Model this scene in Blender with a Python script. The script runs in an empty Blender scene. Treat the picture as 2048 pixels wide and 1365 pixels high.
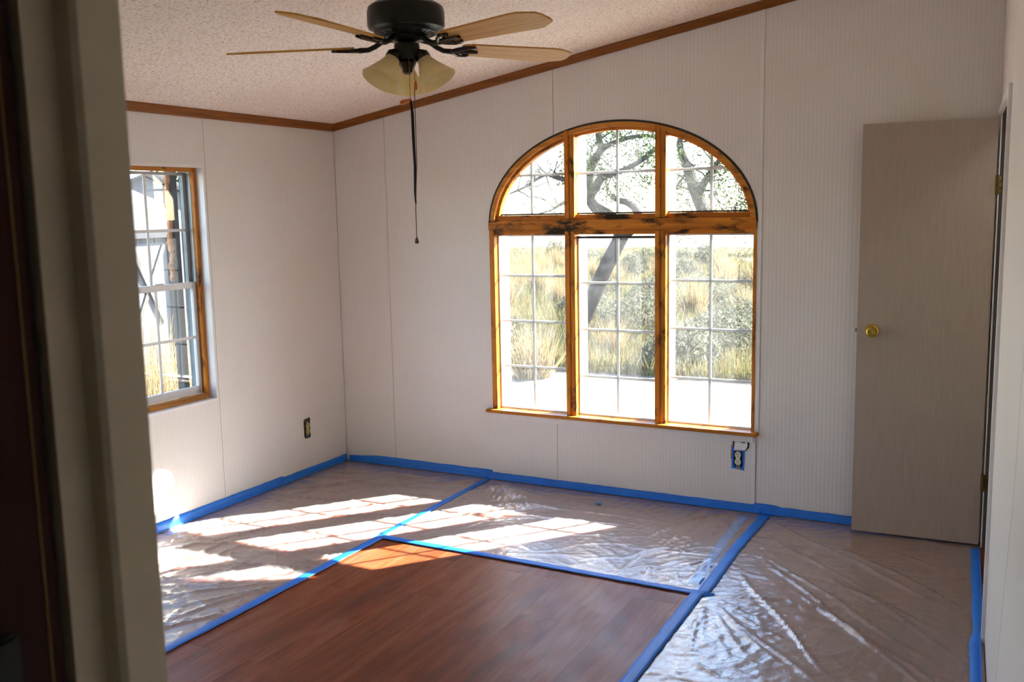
import bpy, bmesh, math, random
import numpy as np
from mathutils import Vector, Matrix

# ------------------------------------------------------------------ camera
scene = bpy.context.scene
col = scene.collection
CAM = Vector((4.0259, -5.1209, 1.6848))
YAW, PITCH, ROLL, FPX = -0.48796, 0.13551, -0.019714, 1899.57
fw = Vector((math.sin(YAW) * math.cos(PITCH), math.cos(YAW) * math.cos(PITCH), -math.sin(PITCH)))
rt = Vector((math.cos(YAW), -math.sin(YAW), 0.0))
up = rt.cross(fw)
r2 = rt * math.cos(ROLL) + up * math.sin(ROLL)
u2 = -rt * math.sin(ROLL) + up * math.cos(ROLL)
cam_data = bpy.data.cameras.new('camera')
cam = bpy.data.objects.new('camera', cam_data)
col.objects.link(cam)
cam.matrix_world = Matrix(((r2.x, u2.x, -fw.x, CAM.x), (r2.y, u2.y, -fw.y, CAM.y), (r2.z, u2.z, -fw.z, CAM.z), (0, 0, 0, 1)))
cam_data.sensor_width = 36.0
cam_data.lens = FPX / 2048 * 36.0
cam_data.clip_start = 0.02
cam_data.clip_end = 1500
cam_data.dof.use_dof = True
cam_data.dof.focus_distance = 5.6
cam_data.dof.aperture_fstop = 9.0
scene.camera = cam

# ------------------------------------------------------------------ sky, sun, exposure
SUN_DIR = Vector((-0.86, -1.09, -1.0)).normalized()
world = bpy.data.worlds.new('world')
scene.world = world
world.use_nodes = True
wn = world.node_tree
wn.nodes.clear()
wo = wn.nodes.new('ShaderNodeOutputWorld')
bg = wn.nodes.new('ShaderNodeBackground')
sky = wn.nodes.new('ShaderNodeTexSky')
sky.sky_type = 'NISHITA'
sky.sun_disc = False
sky.sun_elevation = math.asin(-SUN_DIR.z)
sky.sun_rotation = math.atan2(-SUN_DIR.x, -SUN_DIR.y)
sky.air_density = 1.0
sky.dust_density = 0.5
sky.ozone_density = 1.6
bg.inputs['Strength'].default_value = 0.75
wn.links.new(sky.outputs[0], bg.inputs['Color'])
wn.links.new(bg.outputs[0], wo.inputs['Surface'])
sun_data = bpy.data.lights.new('sun', 'SUN')
sun_data.energy = 32.0
sun_data.angle = math.radians(0.53)
sun_data.color = (1.0, 0.96, 0.90)
sun = bpy.data.objects.new('sun', sun_data)
col.objects.link(sun)
sun.rotation_euler = SUN_DIR.to_track_quat('-Z', 'Y').to_euler()
vs = scene.view_settings
vs.view_transform = 'Standard'
vs.look = 'None'
vs.gamma = 1.0
vs.use_curve_mapping = False
vs.exposure = 0.85
scene.cycles.transparent_max_bounces = 24
scene.cycles.diffuse_bounces = 6
scene.cycles.max_bounces = 12
scene.cycles.adaptive_threshold = 0.02

rng = random.Random(7)
nrng = np.random.default_rng(11)

# ------------------------------------------------------------------ material helpers
MATS = {}


class NT:
    def __init__(self, name):
        self.m = bpy.data.materials.new(name)
        self.m.use_nodes = True
        self.t = self.m.node_tree
        self.t.nodes.clear()
        self.out = self.t.nodes.new('ShaderNodeOutputMaterial')
        MATS[name] = self.m

    def n(self, kind, **kw):
        nd = self.t.nodes.new('ShaderNode' + kind)
        for k, v in kw.items():
            if k in nd.inputs:
                s = nd.inputs[k]
                if hasattr(v, 'is_linked') or isinstance(v, bpy.types.NodeSocket):
                    self.t.links.new(v, s)
                else:
                    s.default_value = v
            else:
                setattr(nd, k, v)
        return nd

    def link(self, a, b):
        self.t.links.new(a, b)

    def coords(self, kind='Object', scale=(1, 1, 1), loc=(0, 0, 0)):
        tc = self.n('TexCoord')
        mp = self.n('Mapping')
        mp.inputs['Scale'].default_value = scale
        mp.inputs['Location'].default_value = loc
        self.link(tc.outputs[kind], mp.inputs['Vector'])
        return mp.outputs[0]

    def noise(self, vec, scale=5, detail=4, rough=.55, dist=0.0):
        nd = self.n('TexNoise')
        nd.inputs['Scale'].default_value = scale
        nd.inputs['Detail'].default_value = detail
        nd.inputs['Roughness'].default_value = rough
        nd.inputs['Distortion'].default_value = dist
        if vec is not None:
            self.link(vec, nd.inputs['Vector'])
        return nd.outputs['Fac']

    def ramp(self, fac, stops, interp='LINEAR'):
        nd = self.n('ValToRGB')
        cr = nd.color_ramp
        cr.interpolation = interp
        while len(cr.elements) < len(stops):
            cr.elements.new(0.5)
        for e, (p, c) in zip(cr.elements, stops):
            e.position = p
            e.color = (c[0], c[1], c[2], 1) if not isinstance(c, float) else (c, c, c, 1)
        self.link(fac, nd.inputs['Fac'])
        return nd.outputs['Color']

    def mix(self, a, b, fac, blend='MIX'):
        nd = self.n('Mix', data_type='RGBA', blend_type=blend)
        for s, v in ((nd.inputs[6], a), (nd.inputs[7], b), (nd.inputs[0], fac)):
            if isinstance(v, bpy.types.NodeSocket):
                self.link(v, s)
            elif isinstance(v, (tuple, list)):
                s.default_value = (v[0], v[1], v[2], 1)
            else:
                s.default_value = v
        return nd.outputs[2]

    def bump(self, h, strength=.3, distance=.01, normal=None):
        nd = self.n('Bump')
        nd.inputs['Strength'].default_value = strength
        nd.inputs['Distance'].default_value = distance
        self.link(h, nd.inputs['Height'])
        if normal is not None:
            self.link(normal, nd.inputs['Normal'])
        return nd.outputs[0]

    def bsdf(self, color, rough=.5, metal=0.0, normal=None, spec=.5, **kw):
        nd = self.n('BsdfPrincipled')
        for s, v in ((nd.inputs['Base Color'], color), (nd.inputs['Roughness'], rough), (nd.inputs['Metallic'], metal), (nd.inputs['Specular IOR Level'], spec)):
            if isinstance(v, bpy.types.NodeSocket):
                self.link(v, s)
            elif isinstance(v, (tuple, list)):
                s.default_value = (v[0], v[1], v[2], 1)
            else:
                s.default_value = v
        if normal is not None:
            self.link(normal, nd.inputs['Normal'])
        for k, v in kw.items():
            nd.inputs[k].default_value = v
        return nd.outputs[0]

    def done(self, shader):
        self.link(shader, self.out.inputs['Surface'])
        return self.m


def plain(name, color, rough=.5, metal=0.0, var=.12, scale=14, bump=.15, spec=.5):
    t = NT(name)
    v = t.coords()
    f = t.noise(v, scale, 5)
    lo = tuple(c * (1 - var) for c in color)
    hi = tuple(min(1, c * (1 + var)) for c in color)
    c = t.ramp(f, [(.3, lo), (.7, hi)])
    nb = t.bump(t.noise(v, scale * 6, 3), bump, .002)
    return t.done(t.bsdf(c, rough, metal, nb, spec))


def wood(name, dark, light, axis='Z', rough=.45, stain=0.0, scale=1.0, stain_col=(.03, .014, .006)):
    t = NT(name)
    sc = {'X': (1.5, 26, 26), 'Y': (26, 1.5, 26), 'Z': (26, 26, 1.5)}[axis]
    v = t.coords('Object', tuple(s * scale for s in sc))
    f = t.noise(v, 1.6, 7, .62, .6)
    c = t.ramp(f, [(.3, dark), (.52, tuple((a + b) / 2 for a, b in zip(dark, light))), (.72, light)])
    if stain:
        v2 = t.coords('Object', (7, 7, 3) if axis == 'Z' else (3, 7, 7))
        sf = t.noise(v2, 1.7, 6, .65, .4)
        m = t.ramp(sf, [(.62 - stain * .25, 0.0), (.74 - stain * .25, 1.0)])
        c = t.mix(c, stain_col, m)
    nb = t.bump(f, .25, .002)
    return t.done(t.bsdf(c, rough, 0, nb, .22))


# wall vinyl with fine vertical ribbing
def wall_mat(name, base, dirt=1.0):
    t = NT(name)
    tc = t.n('TexCoord')
    sep = t.n('SeparateXYZ')
    t.link(tc.outputs['Object'], sep.inputs[0])
    add = t.n('Math', operation='ADD')
    t.link(sep.outputs['X'], add.inputs[0])
    t.link(sep.outputs['Y'], add.inputs[1])
    cmb = t.n('CombineXYZ')
    t.link(add.outputs[0], cmb.inputs['X'])
    t.link(sep.outputs['Z'], cmb.inputs['Z'])
    wv = t.n('TexWave', wave_type='BANDS', bands_direction='X', wave_profile='SIN')
    t.link(cmb.outputs[0], wv.inputs['Vector'])
    wv.inputs['Scale'].default_value = 15.0
    wv.inputs['Distortion'].default_value = 0.0
    mp = t.n('Mapping')
    mp.inputs['Scale'].default_value = (150, 1, 26)
    t.link(cmb.outputs[0], mp.inputs['Vector'])
    fine = t.noise(mp.outputs[0], 1.0, 3, .6)
    broad = t.noise(cmb.outputs[0], 1.6, 4, .6)
    hi = base
    lo = tuple(c * .925 for c in base)
    c = t.mix(lo, hi, wv.outputs['Fac'])
    c = t.mix(c, tuple(c_ * .93 for c_ in base), t.ramp(fine, [(.45, 0.0), (.72, 1.0)]))
    c = t.mix(c, tuple(b * k for b, k in zip(base, (.93, .90, .84))), t.ramp(broad, [(.4, 0.0), (.75, dirt * .8)]))
    spots = t.n('TexVoronoi', feature='F1')
    t.link(cmb.outputs[0], spots.inputs['Vector'])
    spots.inputs['Scale'].default_value = 5.0
    keep = t.n('Math', operation='GREATER_THAN')
    sepc = t.n('SeparateColor')
    t.link(spots.outputs['Color'], sepc.inputs[0])
    t.link(sepc.outputs[0], keep.inputs[0])
    keep.inputs[1].default_value = .8
    dot = t.n('Math', operation='LESS_THAN')
    t.link(spots.outputs['Distance'], dot.inputs[0])
    dot.inputs[1].default_value = .022
    mul = t.n('Math', operation='MULTIPLY')
    t.link(keep.outputs[0], mul.inputs[0])
    t.link(dot.outputs[0], mul.inputs[1])
    c = t.mix(c, (.10, .075, .06), mul.outputs[0])
    hsum = t.n('Math', operation='MULTIPLY_ADD')
    t.link(fine, hsum.inputs[0])
    hsum.inputs[1].default_value = .5
    t.link(wv.outputs['Fac'], hsum.inputs[2])
    nb = t.bump(hsum.outputs[0], .22, .002)
    return t.done(t.bsdf(c, .42, 0, nb, .35))


wall_mat('wall_vinyl', (.83, .81, .785))
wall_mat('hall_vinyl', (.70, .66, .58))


def ceiling_mat():
    t = NT('ceiling_texture')
    v = t.coords()
    a = t.noise(v, 78, 3, .6)
    b = t.noise(v, 38, 3, .6)
    s = t.n('Math', operation='MULTIPLY_ADD')
    t.link(b, s.inputs[0])
    s.inputs[1].default_value = .6
    t.link(a, s.inputs[2])
    pits = t.ramp(a, [(.38, 1.0), (.50, 0.0)])
    c = t.mix((.97, .885, .785), (.74, .61, .49), pits)
    c = t.mix(c, (.80, .68, .58), t.ramp(t.noise(v, 1.3, 3), [(.45, 0.0), (.8, .6)]))
    return t.done(t.bsdf(c, .85, 0, t.bump(s.outputs[0], .8, .008), .2))


ceiling_mat()


def laminate():
    t = NT('laminate')
    tc = t.n('TexCoord')
    oi = t.n('ObjectInfo')
    mul = t.n('Math', operation='MULTIPLY')
    t.link(oi.outputs['Random'], mul.inputs[0])
    mul.inputs[1].default_value = 37.0
    cmb = t.n('CombineXYZ')
    t.link(mul.outputs[0], cmb.inputs['X'])
    t.link(mul.outputs[0], cmb.inputs['Z'])
    va = t.n('VectorMath', operation='ADD')
    t.link(tc.outputs['Object'], va.inputs[0])
    t.link(cmb.outputs[0], va.inputs[1])

    def mp(sc):
        m = t.n('Mapping')
        m.inputs['Scale'].default_value = sc
        t.link(va.outputs[0], m.inputs['Vector'])
        return m.outputs[0]
    g1 = t.noise(mp((10, 1.1, 1)), 1.0, 8, .68, 1.2)
    g2 = t.noise(mp((80, 4.5, 1)), 1.0, 5, .65)
    g3 = t.noise(mp((5.0, 1.0, 1)), 1.2, 4, .55, .5)
    c = t.ramp(g1, [(.28, (.095, .018, .005)), (.45, (.22, .046, .010)), (.58, (.27, .080, .033)), (.72, (.31, .115, .066))])
    c = t.mix(c, (.075, .017, .008), t.ramp(g2, [(.5, 0.0), (.75, .55)]))
    c = t.mix(c, (.115, .032, .018), t.ramp(g3, [(.48, 0.0), (.68, .75)]))
    c = t.mix(c, (.30, .11, .05), t.ramp(oi.outputs['Random'], [(.55, 0.0), (1.0, .25)]))
    dust = t.noise(t.coords('Object', (1, 1, 1)), 3.0, 6, .7)
    rough = t.ramp(dust, [(.3, .30), (.7, .48)])
    return t.done(t.bsdf(c, rough, 0, t.bump(g2, .12, .001), .2))


laminate()


def schlick(t, f0, normal=None):
    lw_ = t.n('LayerWeight')
    lw_.inputs['Blend'].default_value = .5
    if normal is not None:
        t.link(normal, lw_.inputs['Normal'])
    pw = t.n('Math', operation='POWER')
    t.link(lw_.outputs['Facing'], pw.inputs[0])
    pw.inputs[1].default_value = 4.0
    ma = t.n('Math', operation='MULTIPLY_ADD')
    t.link(pw.outputs[0], ma.inputs[0])
    ma.inputs[1].default_value = 1 - f0
    ma.inputs[2].default_value = f0
    return ma.outputs[0]


def film_mat():
    t = NT('plastic_film')
    v = t.coords()
    nb = t.bump(t.noise(v, 30, 5, .6, .9), .42, .006)
    dif = t.n('BsdfDiffuse')
    dif.inputs['Color'].default_value = (.86, .85, .84, 1)
    t.link(nb, dif.inputs['Normal'])
    tr = t.n('BsdfTransparent')
    tr.inputs['Color'].default_value = (.97, .96, .95, 1)
    m1 = t.n('MixShader')
    m1.inputs[0].default_value = .24
    t.link(tr.outputs[0], m1.inputs[1])
    t.link(dif.outputs[0], m1.inputs[2])
    gl = t.n('BsdfGlossy')
    gl.inputs['Color'].default_value = (1, 1, 1, 1)
    gl.inputs['Roughness'].default_value = .2
    t.link(nb, gl.inputs['Normal'])
    m2 = t.n('MixShader')
    t.link(schlick(t, .10, nb), m2.inputs[0])
    t.link(m1.outputs[0], m2.inputs[1])
    t.link(gl.outputs[0], m2.inputs[2])
    return t.done(m2.outputs[0])


film_mat()


def pane_mat():
    t = NT('dusty_glass')
    v = t.coords()
    d = t.noise(v, 6, 6, .7, .4)
    sp = t.noise(v, 160, 2, .5)
    a = t.ramp(d, [(.3, .002), (.75, .022)])
    b = t.ramp(sp, [(.66, 0.0), (.74, .12)])
    f = t.mix(a, b, .5, 'ADD')
    tr = t.n('BsdfTransparent')
    tr.inputs['Color'].default_value = (.96, .975, .97, 1)
    df = t.n('BsdfTranslucent')
    df.inputs['Color'].default_value = (.8, .8, .8, 1)
    m = t.n('MixShader')
    t.link(f, m.inputs[0])
    t.link(tr.outputs[0], m.inputs[1])
    t.link(df.outputs[0], m.inputs[2])
    gl = t.n('BsdfGlossy')
    gl.inputs['Roughness'].default_value = .02
    m2 = t.n('MixShader')
    t.link(schlick(t, .04), m2.inputs[0])
    t.link(m.outputs[0], m2.inputs[1])
    t.link(gl.outputs[0], m2.inputs[2])
    return t.done(m2.outputs[0])


pane_mat()


def shade_mat():
    t = NT('alabaster_glass')
    v = t.coords()
    f = t.noise(v, 16, 5, .6, 1.2)
    c = t.ramp(f, [(.3, (.90, .78, .47)), (.7, (.97, .91, .67))])
    p = t.bsdf(c, .45, 0, None, .3)
    tl = t.n('BsdfTranslucent')
    t.link(c, tl.inputs['Color'])
    m = t.n('MixShader')
    m.inputs[0].default_value = .55
    t.link(p, m.inputs[1])
    t.link(tl.outputs[0], m.inputs[2])
    return t.done(m.outputs[0])


shade_mat()


def veg_mat(name, stops, trans=.35):
    t = NT(name)
    g = t.n('NewGeometry')
    c = t.ramp(g.outputs['Random Per Island'], stops)
    d = t.n('BsdfDiffuse')
    t.link(c, d.inputs['Color'])
    tl = t.n('BsdfTranslucent')
    t.link(c, tl.inputs['Color'])
    m = t.n('MixShader')
    m.inputs[0].default_value = trans
    t.link(d.outputs[0], m.inputs[1])
    t.link(tl.outputs[0], m.inputs[2])
    return t.done(m.outputs[0])


veg_mat('straw', [(0, (0.194, 0.129, 0.059)), (.5, (0.285, 0.213, 0.103)), (1, (0.388, 0.323, 0.194))])
veg_mat('field_grass', [(0, (0.145, 0.103, 0.043)), (.4, (0.188, 0.152, 0.068)), (.7, (0.110, 0.128, 0.043)), (1, (0.213, 0.179, 0.103))])
veg_mat('sage', [(0, (0.075, 0.079, 0.053)), (.5, (0.128, 0.132, 0.092)), (1, (0.255, 0.218, 0.150))])
veg_mat('leaf', [(0, (0.031, 0.053, 0.014)), (.5, (0.057, 0.085, 0.025)), (1, (0.098, 0.124, 0.048))], .5)

plain('white_paint', (.80, .79, .77), .45, var=.05)
plain('hall_paint', (.78, .69, .50), .5, var=.06)
plain('white_trim', (.82, .81, .80), .4, var=.04)
plain('aluminium_white', (.72, .74, .75), .35, var=.05)
plain('aluminium_grey', (.34, .37, .38), .4, .2, var=.1)
plain('gasket', (.02, .022, .02), .6)
plain('exterior_trim', (.82, .80, .76), .6, var=.06, scale=30)
plain('dark_void', (.012, .010, .009), .9)
wood('frame_wood', (.34, .105, .010), (.82, .32, .035), 'Z', .4, .35)
wood('frame_wood_h', (.34, .105, .010), (.82, .32, .035), 'X', .4, .55)
wood('frame_wood_y', (.32, .11, .012), (.66, .27, .035), 'Y', .4, .1)
wood('sill_wood', (.34, .11, .012), (.66, .26, .032), 'X', .4, .08)
wood('arch_wood', (.40, .14, .018), (.82, .37, .07), 'X', .4, .3, .6)
wood('mould_x', (.19, .06, .010), (.34, .125, .024), 'X', .4)
wood('mould_y', (.19, .06, .010), (.34, .125, .024), 'Y', .4)
wood('blade_oak', (.52, .24, .034), (.85, .50, .12), 'X', .5, scale=1.3)
wood('door_skin', (.40, .33, .27), (.46, .39, .32), 'Z', .5, scale=3.0)
wood('dark_door_wood', (.030, .006, .005), (.055, .012, .008), 'Z', .55)
wood('bark', (.014, .012, .011), (.045, .038, .033), 'Z', .9, scale=.25)
wood('weathered_wood', (.05, .046, .044), (.11, .10, .092), 'Z', .9, scale=.4)
plain('fan_metal', (.018, .020, .016), .35, .55, bump=.05)
plain('fan_bracket', (.05, .045, .038), .25, .8, bump=.05)
plain('chain_brass', (.16, .11, .05), .35, .8)
plain('amber_wood', (.75, .22, .04), .3)
plain('black_cord', (.015, .013, .012), .7)
plain('tan_cord', (.16, .12, .09), .8)
plain('brass', (.75, .52, .10), .16, 1.0, var=.06, bump=.03)
plain('hinge_brass', (.16, .10, .03), .4, .8)
plain('steel', (.30, .29, .28), .4, .8)
plain('tape_blue', (.006, .185, .76), .5, var=.10, scale=9, bump=.35)
plain('tape_pale', (.01, .27, .85), .5, var=.12, scale=9)
plain('outlet_ivory', (.72, .70, .60), .35)
plain('outlet_stained', (.50, .38, .12), .45, var=.25, scale=60)
plain('outlet_slot', (.01, .01, .01), .7)
plain('plaster', (.88, .87, .86), .9, var=.15, scale=50, bump=.7)
plain('foam', (.52, .24, .11), .9, var=.25, scale=40, bump=.8)
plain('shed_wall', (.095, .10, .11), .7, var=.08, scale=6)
plain('shed_roof', (.45, .48, .52), .35, .3, var=.06)
plain('shed_dark_wood', (.03, .03, .033), .8)  # dark wood of the shed's fascia beam
plain('cobweb', (.5, .5, .48), .9)


def ground_mat():
    t = NT('dry_ground')
    v = t.coords()
    a = t.noise(v, .8, 6, .65)
    b = t.noise(v, 9, 6, .7)
    c = t.ramp(a, [(.3, (.15, .13, .105)), (.7, (.21, .185, .155))])
    c = t.mix(c, (.07, .055, .04), t.ramp(b, [(.55, 0.0), (.75, .7)]))
    return t.done(t.bsdf(c, .95, 0, t.bump(b, .6, .03), .1))


ground_mat()


# ------------------------------------------------------------------ mesh helpers
class MB:
    def __init__(self):
        self.v, self.f = [], []

    def add(self, vs_, fs_):
        o = len(self.v)
        self.v += [tuple(p) for p in vs_]
        self.f += [tuple(i + o for i in f) for f in fs_]
        return self

    def box(self, lo, hi, bev=0.0):
        x0, y0, z0 = lo
        x1, y1, z1 = hi
        if bev:
            bm = bmesh.new()
            bmesh.ops.create_cube(bm, size=1)
            for w in bm.verts:
                w.co = Vector(((x0 + x1) / 2 + w.co.x * (x1 - x0), (y0 + y1) / 2 + w.co.y * (y1 - y0), (z0 + z1) / 2 + w.co.z * (z1 - z0)))
            bmesh.ops.bevel(bm, geom=list(bm.edges), offset=bev, segments=2, affect='EDGES')
            bm.verts.index_update()
            self.add([w.co[:] for w in bm.verts], [[w.index for w in f.verts] for f in bm.faces])
            bm.free()
            return self
        return self.add([(x0, y0, z0), (x1, y0, z0), (x1, y1, z0), (x0, y1, z0), (x0, y0, z1), (x1, y0, z1), (x1, y1, z1), (x0, y1, z1)],
                        [(0, 3, 2, 1), (4, 5, 6, 7), (0, 1, 5, 4), (1, 2, 6, 5), (2, 3, 7, 6), (3, 0, 4, 7)])

    def prism(self, poly, fn, d0, d1):
        """poly: list of (u, v) anticlockwise; fn(u, v, d) -> xyz"""
        n = len(poly)
        vs_ = [fn(u, v, d0) for u, v in poly] + [fn(u, v, d1) for u, v in poly]
        fs_ = [tuple(range(n)), tuple(reversed(range(n, 2 * n)))]
        fs_ += [(i, i + n, (i + 1) % n + n, (i + 1) % n) for i in range(n)]
        return self.add(vs_, fs_)

    def tube(self, pts, rad, seg=8, cap=True):
        pts = [Vector(p) for p in pts]
        if not isinstance(rad, (list, tuple)):
            rad = [rad] * len(pts)
        o = len(self.v)
        prev = None
        for i, p in enumerate(pts):
            d = (pts[min(i + 1, len(pts) - 1)] - pts[max(i - 1, 0)])
            if d.length < 1e-9:
                d = Vector((0, 0, 1))
            d.normalize()
            if prev is None:
                a = d.cross(Vector((0, 0, 1)))
                if a.length < 1e-3:
                    a = d.cross(Vector((1, 0, 0)))
            else:
                a = prev - d * prev.dot(d)
            a.normalize()
            prev = a
            b = d.cross(a)
            for k in range(seg):
                t = 2 * math.pi * k / seg
                self.v.append(tuple(p + (a * math.cos(t) + b * math.sin(t)) * rad[i]))
        for i in range(len(pts) - 1):
            for k in range(seg):
                k2 = (k + 1) % seg
                self.f.append((o + i * seg + k, o + i * seg + k2, o + (i + 1) * seg + k2, o + (i + 1) * seg + k))
        if cap:
            self.f.append(tuple(o + k for k in reversed(range(seg))))
            self.f.append(tuple(o + (len(pts) - 1) * seg + k for k in range(seg)))
        return self

    def lathe(self, prof, seg=32, mat=None, close=False):
        """prof: list of (r, z); around Z, then transformed by mat"""
        o = len(self.v)
        mat = mat or Matrix()
        n = len(prof)
        for r, z in prof:
            for k in range(seg):
                t = 2 * math.pi * k / seg
                self.v.append(tuple(mat @ Vector((r * math.cos(t), r * math.sin(t), z))))
        rows = n if close else n - 1
        for i in range(rows):
            j = (i + 1) % n
            for k in range(seg):
                k2 = (k + 1) % seg
                self.f.append((o + i * seg + k, o + i * seg + k2, o + j * seg + k2, o + j * seg + k))
        if not close:
            if prof[0][0] > 1e-6:
                self.f.append(tuple(o + k for k in reversed(range(seg))))
            if prof[-1][0] > 1e-6:
                self.f.append(tuple(o + (n - 1) * seg + k for k in range(seg)))
        return self

    def mesh(self, name, mat, smooth=False):
        me = bpy.data.meshes.new(name)
        me.from_pydata(self.v, [], self.f)
        me.update()
        bm = bmesh.new()
        bm.from_mesh(me)
        bmesh.ops.recalc_face_normals(bm, faces=bm.faces)
        bm.to_mesh(me)
        bm.free()
        if smooth:
            me.polygons.foreach_set('use_smooth', [True] * len(me.polygons))
            try:
                me.set_sharp_from_angle(angle=math.radians(38))
            except Exception:
                pass
        me.materials.append(MATS[mat])
        return me

    def build(self, name, mat, parent=None, smooth=False, label=None):
        o = bpy.data.objects.new(name, self.mesh(name, mat, smooth))
        col.objects.link(o)
        if parent is not None:
            o.parent = parent
        if label:
            o['label'] = label
        return o


def tag(o, label, cat, group=None, kind=None):
    o['label'] = label
    o['category'] = cat
    if group:
        o['group'] = group
    if kind:
        o['kind'] = kind
    return o


def empty(name, loc=(0, 0, 0), rz=0.0):
    o = bpy.data.objects.new(name, None)
    o.empty_display_size = .1
    col.objects.link(o)
    o.location = loc
    o.rotation_euler = (0, 0, rz)
    return o


def copy_tree(o, parent=None):
    c = o.copy()
    col.objects.link(c)
    c.parent = parent
    for ch in list(o.children):
        copy_tree(ch, c)
    return c


def fast_mesh(name, verts, faces, mat):
    me = bpy.data.meshes.new(name)
    me.from_pydata(verts.tolist() if hasattr(verts, 'tolist') else verts, [], faces.tolist() if hasattr(faces, 'tolist') else faces)
    me.materials.append(MATS[mat])
    return me


# ------------------------------------------------------------------ room shell
def ceil_z(x):
    return 2.275 + .164 * x


WX0, WX1 = 1.165, 2.80          # arched window opening
ZS = .44                        # underside of the sill
ECX, EZ0, EA, EH = 1.985, 1.608, .8175, .576


def arc_z(x, a=EA, h=EH):
    q = 1 - ((x - ECX) / a) ** 2
    return EZ0 + h * math.sqrt(max(q, 0))


def arc_pts(xa, xb, a=EA, h=EH, n=24):
    """points on the ellipse from xa to xb spaced evenly by angle"""
    ta = math.acos(max(-1, min(1, (xa - ECX) / a)))
    tb = math.acos(max(-1, min(1, (xb - ECX) / a)))
    return [(ECX + a * math.cos(ta + (tb - ta) * i / n), EZ0 + h * math.sin(ta + (tb - ta) * i / n)) for i in range(n + 1)]


XR = 3.935                      # back-right corner
SL = .045                       # the right wall runs slightly out of square
RX = math.atan(SL)
back_fn = lambda u, v, d: (u, d, v)

# floor with laminate planks
floor = MB().box((-.2, -6.6, -.08), (4.9, .2, -.011)).build('floor', 'dark_void')
tag(floor, 'reddish brown wood laminate plank floor of the room', 'floor', kind='structure')
plank_cache = {}
PW, PL = .187, 1.22
ci = 0
x = 0.0
while x < 4.25:
    off = rng.uniform(0, PL)
    y = 0.0
    first = True
    while y > -6.4:
        ln = round(off if first else PL, 2)
        first = False
        if ln < .12:
            ln = .12
        key = ln
        if key not in plank_cache:
            plank_cache[key] = MB().box((0, -ln + .0006, -.011), (PW - .0005, 0, 0)).mesh('plank', 'laminate')
        o = bpy.data.objects.new('plank', plank_cache[key])
        col.objects.link(o)
        o.location = (x, y, 0)
        o.parent = floor
        y -= ln
    x += PW

# ceiling
cl = MB().add([(-.2, -6.6, ceil_z(-.2)), (4.9, -6.6, ceil_z(4.9)), (4.9, .25, ceil_z(4.9)), (-.2, .25, ceil_z(-.2)),
               (-.2, -6.6, ceil_z(-.2) + .12), (4.9, -6.6, ceil_z(4.9) + .12), (4.9, .25, ceil_z(4.9) + .12), (-.2, .25, ceil_z(-.2) + .12)],
              [(0, 3, 2, 1), (4, 5, 6, 7), (0, 1, 5, 4), (1, 2, 6, 5), (2, 3, 7, 6), (3, 0, 4, 7)]).build('ceiling', 'ceiling_texture')
tag(cl, 'sloping pinkish white textured ceiling', 'ceiling', kind='structure')

# back wall: core with opening, then panels
WD = .185
XM = 1.985
cw = MB()
arcL = arc_pts(WX0, XM)
arcR = arc_pts(XM, WX1)
cw.prism([(-.15, -.05), (XM, -.05), (XM, ZS), (WX0, ZS), (WX0, EZ0)] + arcL[1:] + [(XM, ceil_z(XM)), (-.15, ceil_z(-.15))], back_fn, .007, WD)
cw.prism([(XM, -.05), (4.9, -.05), (4.9, ceil_z(4.9)), (XM, ceil_z(XM))] + arcR[:-1] + [(WX1, EZ0), (WX1, ZS), (XM, ZS)], back_fn, .007, WD)
wall_back = cw.build('wall_back', 'exterior_trim')
tag(wall_back, 'white ribbed panel wall holding the arched window', 'wall', kind='structure')
G = .0016
seams = [0.0, .408, 1.608, 2.815, 4.0]
for i in range(4):
    a, b = seams[i] + G, seams[i + 1] - G
    if i == 1:
        poly = [(a, 0), (b, 0), (b, ZS), (WX0, ZS), (WX0, EZ0)] + arc_pts(WX0, b)[1:] + [(b, ceil_z(b)), (a, ceil_z(a))]
    elif i == 2:
        poly = [(a, 0), (b, 0), (b, ceil_z(b)), (a, ceil_z(a))] + arc_pts(a, WX1)[:-1] + [(WX1, EZ0), (WX1, ZS), (a, ZS)]
    else:
        poly = [(a, 0), (b, 0), (b, ceil_z(b)), (a, ceil_z(a))]
    MB().prism(poly, back_fn, 0, .006).build('wall_panel', 'wall_vinyl', wall_back)
MB().prism([(s, z) for s, z in ((.0, 0), (.0001, 0), (.0001, .01), (0, .01))], back_fn, .0065, .0069)

bt = MB().box((2.790, -.006, .05), (2.812, 0, .425), .002).box((2.806, -.005, .46), (2.828, 0, ceil_z(2.815) - .04), .002)
tag(bt.build('trim_1', 'white_trim'), 'thin white vertical batten beside the arched window', 'trim', kind='structure')

# left wall with double-hung window opening
LY0, LY1 = -2.06, -1.165        # opening along y
LZ0, LZ1 = .645, 1.965
left_fn = lambda u, v, d: (d, u, v)
H0 = ceil_z(0)
lw = MB()
ZB = -.05
LDY = -1.95                     # the same window again further along the wall
lw.prism([(-6.6, ZB), (LY0 + LDY, ZB), (LY0 + LDY, H0), (-6.6, H0)], left_fn, -.007, -.16)
lw.prism([(LY1 + LDY, ZB), (LY0, ZB), (LY0, H0), (LY1 + LDY, H0)], left_fn, -.007, -.16)
lw.prism([(LY0 + LDY, ZB), (LY1 + LDY, ZB), (LY1 + LDY, LZ0), (LY0 + LDY, LZ0)], left_fn, -.007, -.16)
lw.prism([(LY0 + LDY, LZ1), (LY1 + LDY, LZ1), (LY1 + LDY, H0), (LY0 + LDY, H0)], left_fn, -.007, -.16)
lw.prism([(LY1, ZB), (.1, ZB), (.1, H0), (LY1, H0)], left_fn, -.007, -.16)
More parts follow.
